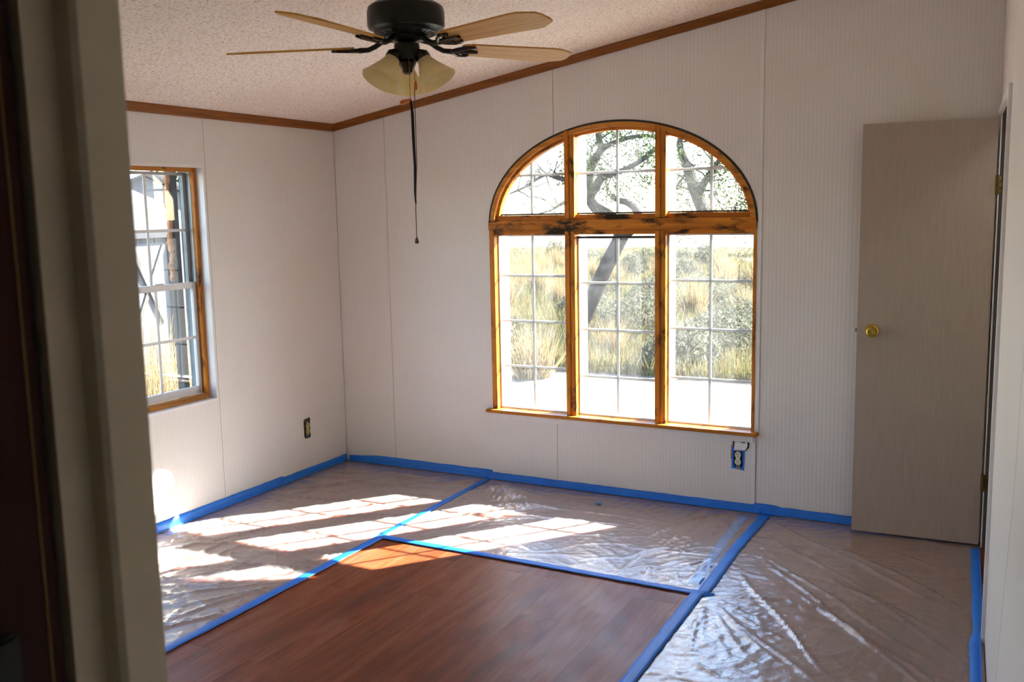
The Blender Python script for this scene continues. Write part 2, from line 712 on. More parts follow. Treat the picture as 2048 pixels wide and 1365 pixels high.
lw.prism([(LY0, ZB), (LY1, ZB), (LY1, LZ0), (LY0, LZ0)], left_fn, -.007, -.16)
lw.prism([(LY0, LZ1), (LY1, LZ1), (LY1, H0), (LY0, H0)], left_fn, -.007, -.16)
wall_left = lw.build('wall_left', 'exterior_trim')
tag(wall_left, 'white ribbed panel wall with the double-hung window', 'wall', kind='structure')
def left_panel(a, b):
    m_ = MB()
    cuts = [(max(a, q), min(b, r)) for q, r in ((LY0 + LDY, LY1 + LDY), (LY0, LY1)) if max(a, q) < min(b, r)]
    ya = a
    for q, r in cuts:
        if q > ya:
            m_.prism([(ya, 0), (q, 0), (q, H0), (ya, H0)], left_fn, -.006, 0)
        m_.prism([(q, 0), (r, 0), (r, LZ0), (q, LZ0)], left_fn, -.006, 0)
        m_.prism([(q, LZ1), (r, LZ1), (r, H0), (q, H0)], left_fn, -.006, 0)
        ya = r
    if ya < b:
        m_.prism([(ya, 0), (b, 0), (b, H0), (ya, H0)], left_fn, -.006, 0)
    m_.build('wall_panel', 'wall_vinyl', wall_left)


for a, b in ((-1.152, 0.0), (-2.36, -1.152), (-3.56, -2.36), (-4.56, -3.56)):
    left_panel(a + G, b - G)

# right wall (local frame: s along the wall toward the camera, n out of the room)
RM = Matrix.Translation((XR, 0, 0)) @ Matrix.Rotation(RX, 4, 'Z')


def rfn(s, z, n):
    v = RM @ Vector((n, -s, 0))
    return (v.x, v.y, z)


DS0, DS1, DZ = .085, 1.17, 2.085    # closet doorway
rw = MB()
for poly in ([(-.1, ZB), (DS0, ZB), (DS0, 2.95), (-.1, 2.95)], [(DS1, ZB), (6.7, ZB), (6.7, 3.0), (DS1, 3.0)], [(DS0, DZ), (DS1, DZ), (DS1, 3.0), (DS0, 3.0)]):
    rw.prism(poly, rfn, .007, .10)
wall_right = rw.build('wall_right', 'weathered_wood')
tag(wall_right, 'white panel wall with the closet doorway', 'wall', kind='structure')
bow = [(2.10, 0), (2.16, .28), (2.33, .61), (2.545, .96), (2.59, 1.10), (2.64, 1.35), (2.66, 2.99)]   # bowed panel edge
MB().prism([(DS1 + G, 0)] + [(a - .004, b) for a, b in bow] + [(DS1 + G, 2.99)], rfn, 0, .006).build('wall_panel', 'wall_vinyl', wall_right)
MB().prism([(3.84 - G, 0), (3.84 - G, 2.99)] + [(a + .004, b) for a, b in reversed(bow)], rfn, 0, .006).build('wall_panel', 'wall_vinyl', wall_right)
for s0, s1, z0 in ((.0, DS0, 0), (DS0, DS1, DZ), (3.84, 6.6, 0)):
    MB().prism([(s0 + G, z0), (s1 - G, z0), (s1 - G, 2.99), (s0 + G, 2.99)], rfn, 0, .006).build('wall_panel', 'wall_vinyl', wall_right)
cs = MB().prism([(DS1, 0), (DS1 + .055, 0), (DS1 + .055, DZ + .02), (DS1, DZ + .02)], rfn, -.013, 0)
cs.prism([(DS0 - .03, DZ), (DS1, DZ), (DS1, DZ + .02), (DS0 - .03, DZ + .02)], rfn, -.013, 0)
tag(cs.build('trim_2', 'white_trim'), 'white casing around the closet doorway', 'trim', kind='structure')
jm = MB().prism([(DS1 - .018, 0), (DS1 - .0005, 0), (DS1 - .0005, DZ), (DS1 - .018, DZ)], rfn, -.002, .10)
jm.prism([(DS0 + .0005, 0), (DS0 + .018, 0), (DS0 + .018, DZ), (DS0 + .0005, DZ)], rfn, .040, .10)
tag(jm.build('trim_3', 'white_paint'), 'white jamb boards lining the closet doorway', 'trim', kind='structure')
cb = MB()
cb.prism([(-.1, ZB), (1.5, ZB), (1.5, 2.6), (-.1, 2.6)], rfn, .70, .75)
cb.prism([(1.45, ZB), (1.5, ZB), (1.5, 2.6), (1.45, 2.6)], rfn, .10, .70)
tag(cb.build('wall_closet', 'hall_vinyl'), 'dim closet walls behind the doorway', 'wall', kind='structure')

# near wall with the doorway the view comes through, and the hall behind it
JX = 3.38
NY0, NY1 = -4.640, -4.572
nw = MB()
near_fn = lambda u, v, d: (u, d, v)
HX = 4.125
nw.prism([(-.1, ZB), (JX - .03, ZB), (JX - .03, ceil_z(JX - .03)), (-.1, ceil_z(-.1))], near_fn, NY0, NY1)
nw.prism([(JX - .03, 2.1), (HX + .2, 2.1), (HX + .2, ceil_z(HX + .2)), (JX - .03, ceil_z(JX - .03))], near_fn, NY0, NY1)
tag(nw.build('wall_near', 'wall_vinyl'), 'near wall with the doorway in the foreground', 'wall', kind='structure')
hw = MB()
hw.box((2.2, -6.6, ZB), (2.3, NY0 + .02, 2.75))
hw.box((2.2, -6.7, ZB), (4.9, -6.6, 3.1))
tag(hw.build('wall_hall', 'hall_vinyl'), 'dim hall walls behind the doorway', 'wall', kind='structure')
# jamb: rabbeted, with raised stop on the room side
jb = MB()
jb.prism([(JX - .03, NY0), (JX - .021, NY0), (JX - .021, -4.611), (JX - .004, -4.611), (JX, -4.606), (JX, NY1 + .006), (JX - .03, NY1 + .006)],
         lambda u, v, d: (u, v, d), 0, 2.1)
tag(jb.build('trim_4', 'hall_paint'), 'off-white door jamb with raised stop in the left foreground', 'trim', kind='structure')
cs2 = MB().prism([(JX - .075, NY1), (JX - .031, NY1), (JX - .031, 2.1), (JX - .075, 2.1)], near_fn, NY1 + .0005, NY1 + .005)
tag(cs2.build('trim_5', 'white_trim'), 'white casing on the room side of the near doorway', 'trim', kind='structure')

# dark door leaf standing open against the hall, left foreground
dd = empty('door_2', (JX - .026, -4.6405, 0))
tag(dd, 'dark red-brown door leaf standing open in the left foreground', 'door', kind='structure')
MB().box((-.036, -.74, .012), (0, -.004, 2.06), .003).build('door_leaf', 'dark_door_wood', dd)
MB().box((-.001, -.0175, .02), (.0006, -.0155, 2.05)).build('edge_band', 'hinge_brass', dd, label='thin golden line along the door edge')
m = MB().box((-.001, -.10, 1.20), (.010, -.046, 1.372), .004)
m.tube([(.012, -.074, 1.21), (.012, -.074, 1.36)], .007, 10)
m.build('latch', 'gasket', dd, smooth=True, label='black latch plate')

# ------------------------------------------------------------------ ceiling mouldings
cove = [(0, 0), (.010, 0), (.018, .010), (.022, .026), (.026, .040), (0, .040)]
mb = MB()
prof = [(-.0005, -.044), (-.008, -.044), (-.013, -.034), (-.016, -.018), (-.026, -.008), (-.026, -.0005), (-.0005, -.0005)]
n = len(prof)
va = [(0.0005, yy, ceil_z(0) + zz) for yy, zz in prof]
vb = [(3.93, yy, ceil_z(3.93) + zz) for yy, zz in prof]
mb.add(va + vb, [tuple(range(n)), tuple(reversed(range(n, 2 * n)))] + [(i, (i + 1) % n, (i + 1) % n + n, i + n) for i in range(n)])
tag(mb.build('trim_6', 'mould_x'), 'brown wooden moulding climbing along the sloped ceiling edge above the arched window', 'moulding', kind='structure')
mb = MB()
lift = lambda xx, zz: (xx, zz + ceil_z(0))
va = [(-yy, -4.56, ceil_z(0) + zz + (.004 if zz > -.01 else 0)) for yy, zz in prof]
vb = [(-yy, -.027, ceil_z(0) + zz + (.004 if zz > -.01 else 0)) for yy, zz in prof]
mb.add(va + vb, [tuple(range(n)), tuple(reversed(range(n, 2 * n)))] + [(i, (i + 1) % n, (i + 1) % n + n, i + n) for i in range(n)])
tag(mb.build('trim_7', 'mould_y'), 'brown wooden moulding level along the ceiling above the double-hung window', 'moulding', kind='structure')

# ------------------------------------------------------------------ arched window
win = empty('window_1', (0, 0, 0))
tag(win, 'large arched window with stained wood frame and divided panes', 'window', kind='structure')
GY = .055                       # glass plane
FY = -.005                      # face of the wood
JW = .034
M1 = (1.676, 1.736)
M2 = (2.232, 2.292)
TZ = (1.562, 1.638)
MB().box((WX0, FY, .46), (WX0 + JW, GY + .012, EZ0 + .02), .002).build('side_jamb', 'frame_wood', win)
MB().box((WX1 - .016, FY, .46), (WX1, GY + .012, EZ0 + .02), .002).build('side_jamb', 'frame_wood', win)


def vpost(x0, x1, z0, z1, name):
    m_ = MB()
    m_.box((x0, FY - .003, z0), (x0 + .030, GY + .012, z1), .002)
    m_.box((x0 + .0302, FY + .004, z0), (x1, GY + .012, z1), .002)
    m_.build(name, 'frame_wood', win)


for mm in (M1, M2):
    vpost(mm[0], mm[1], .46, TZ[0], 'mullion')
    vpost(mm[0], mm[1], TZ[1], arc_z((mm[0] + mm[1]) / 2) - .008, 'mullion')
MB().box((WX0, FY - .010, TZ[0] + .008), (WX1, GY + .01, TZ[1] - .008), .003).box((WX0 + .004, FY + .012, TZ[0] - .018), (WX1 - .004, GY + .01, TZ[0] + .0075), .002).build('transom', 'frame_wood_h', win)
MB().box((WX0 + .02, .018, TZ[1] - .0075), (WX1 - .02, GY + .01, TZ[1] + .022), .002).build('arch_bottom_rail', 'frame_wood_h', win)


def arc_band(a0, h0, a1, h1, y0, y1, name, mat, parent, n_=56, t0=0.0, t1=math.pi):
    m_ = MB()
    vs_, fs_ = [], []
    for i in range(n_ + 1):
        t = t0 + (t1 - t0) * i / n_
        c, s = math.cos(t), math.sin(t)
        for (a, h, yy) in ((a0, h0, y0), (a1, h1, y0), (a1, h1, y1), (a0, h0, y1)):
            vs_.append((ECX + a * c, yy, EZ0 + h * s))
    for i in range(n_):
        for k in range(4):
            k2 = (k + 1) % 4
            fs_.append((4 * i + k, 4 * i + k2, 4 * i + 4 + k2, 4 * i + 4 + k))
    fs_.append((0, 1, 2, 3))
    fs_.append(tuple(4 * n_ + k for k in (3, 2, 1, 0)))
    return m_.add(vs_, fs_).build(name, mat, parent)


arc_band(EA - .008, EH - .008, EA - .036, EH - .034, FY, GY + .012, 'arch_frame', 'arch_wood', win)
arc_band(EA + .004, EH + .004, EA - .0085, EH - .0085, -.003, .02, 'arch_gap', 'gasket', win)
arc_band(EA - .0365, EH - .0345, EA - .052, EH - .050, .024, GY + .012, 'arch_stop', 'arch_wood', win)

sl = MB().box((1.132, -.045, ZS), (2.826, .0745, .46), .004)
sl.build('sill', 'sill_wood', win)
MB().box((1.160, -.012, .399), (2.800, -.0005, ZS - .0005), .002).build('apron', 'white_paint', win, label='white strip under the sill')
# exterior casing pieces: deep white reveals outside the glass
EY = .187
MB().box((WX0, GY + .02, ZS + .01), (WX0 + JW, EY, EZ0 + .03)).build('exterior_reveal', 'exterior_trim', win)
MB().box((WX1 - .016, GY + .02, ZS + .01), (WX1, EY, EZ0 + .03)).build('exterior_reveal', 'exterior_trim', win)
for mm in (M1, M2):
    MB().box((mm[0] + .002, GY + .02, .47), (mm[1] - .002, EY, arc_z(mm[0]) - .03)).build('exterior_reveal', 'exterior_trim', win)
MB().box((WX0 + .035, GY + .02, TZ[0] + .002), (WX1 - .02, .115, TZ[1] - .002)).build('exterior_transom', 'exterior_trim', win)
MB().box((WX0, .076, ZS - .06), (WX1, EY + .03, ZS + .012)).build('exterior_sill', 'exterior_trim', win)


def cell(x0, x1, z0, z1, arch):
    if not arch:
        return [(x0, z0), (x1, z0), (x1, z1), (x0, z1)]
    a_, h_ = EA - .050, EH - .048
    f = lambda xx: arc_z(xx, a_, h_) if abs(xx - ECX) < a_ else EZ0
    xs = np.linspace(x0, x1, 17)
    top = [(float(xx), min(z1, f(xx))) for xx in xs if min(z1, f(xx)) > z0 + .003]
    if len(top) < 2:
        return None
    return [(top[0][0], z0), (top[-1][0], z0)] + top[::-1]


def sash(x0, x1, z0, z1, vx, hz, arch, rail='aluminium_white'):
    fr = MB()
    w = .009
    if not arch:
        fr.box((x0, GY - .012, z0), (x0 + w, GY + .006, z1))
        fr.box((x1 - w, GY - .012, z0), (x1, GY + .006, z1))
        fr.box((x0 + w, GY - .012, z1 - w), (x1 - w, GY + .006, z1))
        fr.box((x0 + w, GY - .012, z0), (x1 - w, GY + .006, z0 + w))
    else:
        fr.box((x0, GY - .008, z0), (x1, GY + .006, z0 + .010))
    s = fr.build('sash', rail, win)
    xs = [x0 + .004, vx, x1 - .004]
    zs = [z0 + .004] + sorted(hz) + [z1 - .004]
    for i in range(2):
        for j in range(len(zs) - 1):
            pl = cell(xs[i], xs[i + 1], zs[j], zs[j + 1], arch)
            if pl:
                MB().prism(pl, back_fn, GY - .0015, GY + .0015).build('pane', 'dusty_glass', s)
    # muntin bars, clipped under the arch
    ztop = z1 - .004
    if arch:
        ztop = arc_z(vx, EA - .05, EH - .048)
    MB().box((vx - .0085, GY + .0025, z0 + .006), (vx + .0085, GY + .007, ztop), .001).build('muntin', 'aluminium_white', s)
    for h in hz:
        xa, xb = x0 + .003, x1 - .003
        if arch:
            a_, h_ = EA - .05, EH - .048
            dx = a_ * math.sqrt(max(0, 1 - ((h - EZ0) / h_) ** 2))
            xa, xb = max(xa, ECX - dx), min(xb, ECX + dx)
        MB().box((xa, GY + .0025, h - .008), (vx - .0087, GY + .0075, h + .008), .001).box((vx + .0087, GY + .0025, h - .008), (xb, GY + .0075, h + .008), .001).build('muntin', 'aluminium_white', s)


LB = .462
sash(WX0 + JW, M1[0], LB, TZ[0] - .018, 1.432, (.729, 1.013, 1.294), False)
sash(M1[1], M2[0], LB, 1.528, 1.983, (.697, .979, 1.258), False)
sash(M2[1], WX1 - .016, LB, TZ[0] - .018, 2.535, (.724, 1.008, 1.282), False)
MB().box((M1[1] + .001, GY - .020, 1.521), (M2[0] - .001, GY - .0125, 1.533)).build('weather_strip', 'gasket', win)
AB = TZ[1] + .0225
sash(WX0 + JW, M1[0], AB, 2.2, 1.432, (1.899,), True, 'gasket')
sash(M1[1], M2[0], AB, 2.2, 1.983, (1.899,), True, 'gasket')
sash(M2[1], WX1 - .016, AB, 2.2, 2.535, (1.899,), True, 'gasket')

# ------------------------------------------------------------------ double-hung window on the left wall
w2 = empty('window_2', (0, 0, 0))
tag(w2, 'double-hung window with orange wood stops on the left wall', 'window', kind='structure')
# white return lining
m = MB()
m.box((-.05, LY1 - .010, LZ0), (.004, LY1, LZ1 + .012))
m.box((-.05, LY0, LZ0), (.004, LY0 + .010, LZ1 + .012))
m.box((-.05, LY0 + .010, LZ1 - .004), (.004, LY1 - .010, LZ1 + .012))
m.box((-.05, LY0 + .010, LZ0 - .004), (.012, LY1 - .010, LZ0 + .012))
m.build('return_lining', 'white_trim', w2)
MB().box((-.075, LY1 - .034, LZ0 + .012), (-.049, LY1 - .0102, LZ1 - .004), .002).build('wood_stop', 'frame_wood', w2)
MB().box((-.075, LY0 + .0102, LZ0 + .012), (-.049, LY0 + .034, LZ1 - .004), .002).build('wood_stop', 'frame_wood', w2)
MB().box((-.075, LY0 + .034, LZ1 - .028), (-.047, LY1 - .034, LZ1 - .0045), .002).build('wood_stop', 'frame_wood_y', w2)
MB().box((-.075, LY0 + .034, LZ0 + .0122), (-.030, LY1 - .034, LZ0 + .040), .002).build('wood_stop', 'frame_wood_y', w2)
SY0, SY1 = LY0 + .036, LY1 - .036
mid = 1.300


def hsash(xp, z0, z1, name, rail, botw, topw, stile):
    f = MB()
    f.box((xp - .012, SY1 - stile, z0), (xp + .012, SY1, z1), .002)
    f.box((xp - .012, SY0, z0), (xp + .012, SY0 + stile, z1), .002)
    f.box((xp - .0115, SY0 + stile, z0), (xp + .0115, SY1 - stile, z0 + botw), .002)
    f.box((xp - .0115, SY0 + stile, z1 - topw), (xp + .0115, SY1 - stile, z1), .002)
    s = f.build(name, rail, w2)
    ys = np.linspace(SY0 + stile, SY1 - stile, 4)
    zs = np.linspace(z0 + botw, z1 - topw, 3)
    for i in range(3):
        for j in range(2):
            MB().box((xp - .0015, float(ys[i]), float(zs[j])), (xp + .0015, float(ys[i + 1]), float(zs[j + 1]))).build('pane', 'dusty_glass', s)
    for i in (1, 2):
        MB().box((xp + .0025, float(ys[i]) - .008, z0 + botw), (xp + .006, float(ys[i]) + .008, z1 - topw)).build('muntin', 'aluminium_white', s)
    zm = float(zs[1])
    for i in range(3):
        MB().box((xp + .0025, float(ys[i]) + (.0082 if i else 0), zm - .008), (xp + .006, float(ys[i + 1]) - (.0082 if i < 2 else 0), zm + .008)).build('muntin', 'aluminium_white', s)


hsash(-.118, mid - .012, LZ1 - .028, 'upper_sash', 'aluminium_grey', .026, .016, .022)
hsash(-.090, LZ0 + .040, mid + .026, 'lower_sash', 'aluminium_white', .045, .034, .022)
MB().box((-.160, SY1 + .001, LZ0 + .012), (-.0755, LY1 - .0105, LZ1 - .0045)).build('track', 'aluminium_grey', w2)
MB().box((-.160, LY0 + .0105, LZ0 + .012), (-.0755, SY0 - .001, LZ1 - .0045)).build('track', 'aluminium_grey', w2)
m = MB().box((-.077, -1.50, mid + .0265), (-.062, -1.44, mid + .034), .002)
m.build('sash_lock', 'steel', w2)
MB().box((-.162, LY0 - .02, LZ0 - .03), (-.1605, LY1 + .02, LZ0 + .01)).build('exterior_sill', 'exterior_trim', w2)
w3 = copy_tree(w2)
w3.name = 'window_3'
w3.location = (0, LDY, 0)
tag(w3, 'double-hung window further along the left wall, out of view', 'window', kind='structure')
# torn strip of expanded foam and a loose exterior board by the right side
fm = MB()
zz = 1.35
while zz < 1.93:
    r = rng.uniform(.010, .022)
    fm.lathe([(0, -r * 1.6), (r * .8, -r), (r, 0), (r * .7, r * 1.1), (0, r * 1.7)], 7,
             Matrix.Translation((-.185 + rng.uniform(-.006, .006), SY1 - .062 + rng.uniform(-.008, .008), zz)))
    zz += r * 1.5
fm.build('foam_seal', 'foam', w2, label='ragged orange expanded foam')
MB().box((-.215, SY1 - .050, .55), (-.165, SY1 - .012, 2.05)).build('exterior_board', 'weathered_wood', w2)

# ------------------------------------------------------------------ closet door leaf
hx, hy = XR - .004, -.088
lx, ly = 3.338, -.118
ang = math.atan2(ly - hy, lx - hx)
ddoor = empty('door_1', (hx, hy, 0), ang + math.pi)
tag(ddoor, 'tall beige slab door standing open against the back wall', 'door', kind='structure')
DWID = math.hypot(lx - hx, ly - hy)
MB().box((-DWID, -.0, .014), (0, .034, 2.075), .003).build('door_leaf', 'door_skin', ddoor)
kz = 1.058
kx = -DWID + .072
Mk = Matrix.Translation((kx, -.0, kz)) @ Matrix.Rotation(math.radians(90), 4, 'X')
kb = MB().lathe([(0, .0), (.033, .0), (.033, .004), (.030, .008), (.022, .010), (.014, .012)], 36, Mk).build('rose', 'brass', ddoor, smooth=True)
MB().lathe([(.0125, .012), (.0125, .026), (.018, .030), (.025, .036), (.0275, .046), (.0265, .055), (.021, .061), (.0155, .0615), (.0145, .0585), (.0, .0582)], 36, Mk).build('knob', 'brass', ddoor, smooth=True)
MB().box((-DWID - .011, .010, kz - .009), (-DWID + .001, .024, kz + .009), .002).build('latch_bolt', 'steel', ddoor)
for hz in (1.765, .330):
    m = MB().tube([(.004, -.006, hz - .044), (.004, -.006, hz + .044)], .006, 10)
    for dz in (-.030, 0, .030):
        m.box((.004, -.003, hz + dz - .011), (.022, -.001, hz + dz + .011))
    m.box((-.004, -.0018, hz - .044), (.002, -.0002, hz + .044))
    m.build('hinge', 'hinge_brass', ddoor)

# ------------------------------------------------------------------ plastic film sheets
def film(name, x0, x1, y0, y1, creases, seed, label, step=.011, amp=.0035, hump=None, xr=None):
    g = np.random.default_rng(seed)
    nx = max(2, int((x1 - x0) / step))
    ny = max(2, int((y1 - y0) / step))
    U, V = np.meshgrid(np.linspace(0, 1, nx), np.linspace(0, 1, ny))
    Y = y0 + (y1 - y0) * V
    X1 = x1 if xr is None else xr(Y)
    X = x0 + (X1 - x0) * U
    Z = np.zeros_like(X)
    # ridged low relief from sums of warped sines
    wx = X + .05 * np.sin(7 * Y + seed) + .03 * np.sin(17 * X - 9 * Y)
    wy = Y + .05 * np.sin(6 * X + 2 * seed) + .03 * np.sin(15 * Y + 11 * X)
    for k in range(9):
        th = g.uniform(0, math.pi)
        fr = g.uniform(14, 46)
        ph = g.uniform(0, 6.28)
        msk = .5 + .5 * np.sin(g.uniform(2, 5) * X + g.uniform(2, 5) * Y + g.uniform(0, 6))
        r = 1 - np.abs(np.sin(fr * (math.cos(th) * wx + math.sin(th) * wy) + ph))
        Z += amp * .7 * msk * r ** 5
    segs = list(creases)
    for a, b, h, w in segs:
        ax, ay = a
        bx, by = b
        dx, dy = bx - ax, by - ay
        L2 = dx * dx + dy * dy
        t = np.clip(((X - ax) * dx + (Y - ay) * dy) / L2, 0, 1)
        wob = .008 * np.sin(9 * t * math.sqrt(L2) + ax * 20)
        nx_, ny_ = -dy / math.sqrt(L2), dx / math.sqrt(L2)
        d = np.hypot(X - ax - t * dx - nx_ * wob, Y - ay - t * dy - ny_ * wob)
        taper = np.sin(np.clip(t, .0, 1) * math.pi) ** .5
        Z = np.maximum(Z, Z * .3 + 1.5 * h * taper * np.exp(-(d / (.85 * w)) ** 1.2))
    if hump:
        for hxx, hyy, rx, ry, hh, an in hump:
            c, s = math.cos(an), math.sin(an)
            p = ((X - hxx) * c + (Y - hyy) * s) / rx
            q = (-(X - hxx) * s + (Y - hyy) * c) / ry
            Z += hh * np.exp(-(p * p + q * q)) * (1 + .25 * np.sin(30 * p) * np.sin(4 * q))
    edge = np.minimum.reduce([U * (x1 - x0), (1 - U) * (x1 - x0), V * (y1 - y0), (1 - V) * (y1 - y0)])
    Z = .0022 + Z * np.clip(edge / .04, 0, 1)
    verts = np.stack([X, Y, Z], -1).reshape(-1, 3)
    i = np.arange(ny - 1)[:, None] * nx + np.arange(nx - 1)[None, :]
    faces = np.stack([i, i + 1, i + 1 + nx, i + nx], -1).reshape(-1, 4)
    me = fast_mesh(name, verts, faces, 'plastic_film')
    me.polygons.foreach_set('use_smooth', [True] * len(me.polygons))
    o = bpy.data.objects.new(name, me)
    col.objects.link(o)
    return tag(o, label, 'plastic sheet')


def rand_creases(seed, x0, x1, y0, y1, n_, ang, spread, lmin, lmax, hmin=.003, hmax=.008):
    g = random.Random(seed)
    out = []
    for _ in range(n_):
        cx_, cy_ = g.uniform(x0, x1), g.uniform(y0, y1)
        a = ang + g.gauss(0, spread)
        L = g.uniform(lmin, lmax) / 2
        out.append(((cx_ - L * math.cos(a), cy_ - L * math.sin(a)), (cx_ + L * math.cos(a), cy_ + L * math.sin(a)), g.uniform(hmin, hmax), g.uniform(.005, .011)))
    return out


cr = rand_creases(1, 0, 1.15, -2.9, 0, 70, math.radians(28), .45, .2, .9)
cr += rand_creases(2, 0, 1.15, -2.9, -1.5, 110, math.radians(-20), .8, .1, .45, .005, .010)
cr += rand_creases(22, .1, 1.1, -2.9, -1.3, 26, math.radians(62), .3, .4, .9, .007, .012)
film('plastic_sheet', .006, 1.135, -4.5, -.006, cr, 3, 'clear wrinkled plastic sheet taped along the wall under the double-hung window', .0125)
cr = rand_creases(4, 1.15, 2.85, -1.2, 0, 55, math.radians(5), .5, .1, .6, .002, .005)
cr += rand_creases(5, 2.45, 2.85, -1.2, -.1, 26, math.radians(82), .25, .15, .5, .005, .011)
cr += [((1.2, -.62), (2.3, -.50), .007, .011), ((1.3, -.42), (2.75, -.34), .006, .01), ((1.25, -.75), (1.75, -.58), .012, .012)]
film('plastic_sheet', 1.135, 2.850, -1.215, -.006, cr, 9, 'clear wrinkled plastic sheet taped on the floor under the arched window', .0100, .0035,
     hump=[(1.37, -.30, .17, .085, .055, .25), (1.55, -.45, .22, .05, .02, .4)])
cr = []
fan_c = (2.905, -1.26)
for k in range(16):
    a = math.radians(-80 + k * 7.5 + rng.uniform(-3, 3))
    L = rng.uniform(.35, .95)
    cr.append((fan_c, (fan_c[0] + L * math.cos(a), fan_c[1] + L * math.sin(a)), rng.uniform(.005, .010), rng.uniform(.005, .010)))
for a, b in (((2.92, -.12), (3.94, -1.02)), ((2.95, -.34), (3.92, -1.30)), ((2.93, -.55), (3.95, -1.62)), ((3.0, -.66), (3.97, -1.9)),
             ((3.3, -.35), (3.93, -.93)), ((3.35, -.75), (3.96, -1.45)), ((3.2, -1.0), (3.95, -1.75)), ((2.95, -.9), (3.5, -1.75))):
    cr.append((a, b, rng.uniform(.008, .013), rng.uniform(.006, .009)))
cr += rand_creases(6, 2.9, 3.95, -2.6, -.4, 110, math.radians(-8), .6, .06, .35, .003, .008)
film('plastic_sheet', 2.872, 3.93, -4.5, -.006, cr, 5, 'clear wrinkled plastic sheet taped on the floor beside the open slab door', .0110, .0045,
     xr=lambda Y: XR - .004 - SL * Y)


# ------------------------------------------------------------------ blue tape
def tape_run(name, pts, width, label, z=.0052, mat='tape_blue', jit=.0025, seed=0):
    g = random.Random(seed)
    P = []
    for (a, b) in zip(pts[:-1], pts[1:]):
        L = math.hypot(b[0] - a[0], b[1] - a[1])
        k = max(1, int(L / .05))
        P += [(a[0] + (b[0] - a[0]) * i / k, a[1] + (b[1] - a[1]) * i / k) for i in range(k)]
    P.append(pts[-1])
    vs_, fs_ = [], []
    for i, (px, py) in enumerate(P):
        q0, q1 = P[max(i - 1, 0)], P[min(i + 1, len(P) - 1)]
        d = Vector((q1[0] - q0[0], q1[1] - q0[1])).normalized()
        nx_, ny_ = -d.y, d.x
        for s in (-1, -.3, .3, 1):
            w = s * width / 2 + g.uniform(-jit, jit) * (abs(s) == 1)
            vs_.append((px + nx_ * w, py + ny_ * w, z + g.uniform(0, .0010)))
    for i in range(len(P) - 1):
        for k in range(3):
            fs_.append((4 * i + k, 4 * i + k + 1, 4 * i + 5 + k, 4 * i + 4 + k))
    o = MB().add(vs_, fs_).build(name, mat, smooth=True)
    md = o.modifiers.new('thickness', 'SOLIDIFY')
    md.thickness = .0006
    md.offset = 1
    return tag(o, label, 'tape')


def tape_base(pts, nrm, label, h=.052, foot=.014, seed=0, prof=None):
    """tape folded into the joint of wall and floor; pts along the wall base, nrm into the room"""
    g = random.Random(seed)
    P = []
    for a, b in zip(pts[:-1], pts[1:]):
        L = math.hypot(b[0] - a[0], b[1] - a[1])
        k = max(1, int(L / .04))
        P += [(a[0] + (b[0] - a[0]) * i / k, a[1] + (b[1] - a[1]) * i / k) for i in range(k)]
    P.append(pts[-1])
    vs_, fs_ = [], []
    for i, (px, py) in enumerate(P):
        u = i / (len(P) - 1)
        hh = h * (prof(u) if prof else 1) + g.uniform(-.0015, .0015)
        for n_, z_ in ((.0016, hh), (.0030 + g.uniform(0, .002), hh * .5), (.006 + g.uniform(0, .003), .010), (foot + g.uniform(-.002, .003), .0068)):
            vs_.append((px + nrm[0] * n_, py + nrm[1] * n_, z_))
    for i in range(len(P) - 1):
        for k in range(3):
            fs_.append((4 * i + k, 4 * i + k + 1, 4 * i + 5 + k, 4 * i + 4 + k))
    o = MB().add(vs_, fs_).build('masking_tape', 'tape_blue', smooth=True)
    md = o.modifiers.new('thickness', 'SOLIDIFY')
    md.thickness = .0006
    md.offset = 1
    return tag(o, label, 'tape')


tape_base([(0, -.012), (0, -.70)], (1, 0), 'blue masking tape along the left wall base, from the far corner', seed=1, h=.050)
tape_base([(.0012, -.66), (.0012, -4.4)], (1, 0), 'blue masking tape along the left wall base, below the double-hung window', seed=2, h=.058, foot=.018)
tape_base([(.02, 0), (.13, 0), (1.15, 0)], (0, -1), 'blue masking tape along the back wall base, between the corner and the arched window', seed=3, h=.055, foot=.016,
          prof=lambda u: .75 + .35 * min(1, u * 5))
tape_base([(1.10, -.0012), (2.86, -.0012)], (0, -1), 'blue masking tape along the back wall base, under the arched window', seed=4, h=.048, foot=.02)
tape_base([(2.80, -.0024), (3.90, -.0024)], (0, -1), 'blue masking tape along the back wall base, running behind the open slab door', seed=5, h=.052, foot=.014,
          prof=lambda u: 1.12 if u < .13 else 1.0)
tape_base([rfn(.13, 0, -.002)[:2], rfn(1.15, 0, -.002)[:2], rfn(1.24, 0, -.014)[:2], rfn(3.2, 0, -.014)[:2]], (-1, 0), 'blue masking tape along the right wall, from the closet doorway toward the camera', seed=6, h=.018, foot=.040)
tape_run('masking_tape', [(1.128, -.03), (1.133, -1.19)], .040, 'blue floor tape joining the back wall to the bare wood corner', seed=7)
tape_run('masking_tape', [(1.148, -1.185), (1.136, -4.3)], .052, 'blue floor tape along the left side of the bare wood', seed=8, z=.0058)
tape_run('masking_tape', [(1.135, -1.205), (2.00, -1.212), (2.93, -1.226)], .046, 'blue floor tape along the far side of the bare wood', seed=9, z=.0064)
tape_run('masking_tape', [(2.880, -.012), (2.866, -.6), (2.880, -1.235)], .055, 'blue floor tape from the back wall to the right corner of the bare wood', seed=10, z=.0072)
tape_run('masking_tape', [(2.858, -1.20), (2.868, -2.1), (2.872, -4.3)], .055, 'blue floor tape along the right side of the bare wood', seed=11, z=.0080)
tape_run('masking_tape', [(2.772, -.09), (2.782, -.50), (2.812, -1.14)], .055, 'pale blue tape strip under the clear film beside the right floor tape', seed=12, z=.0012, mat='tape_pale')
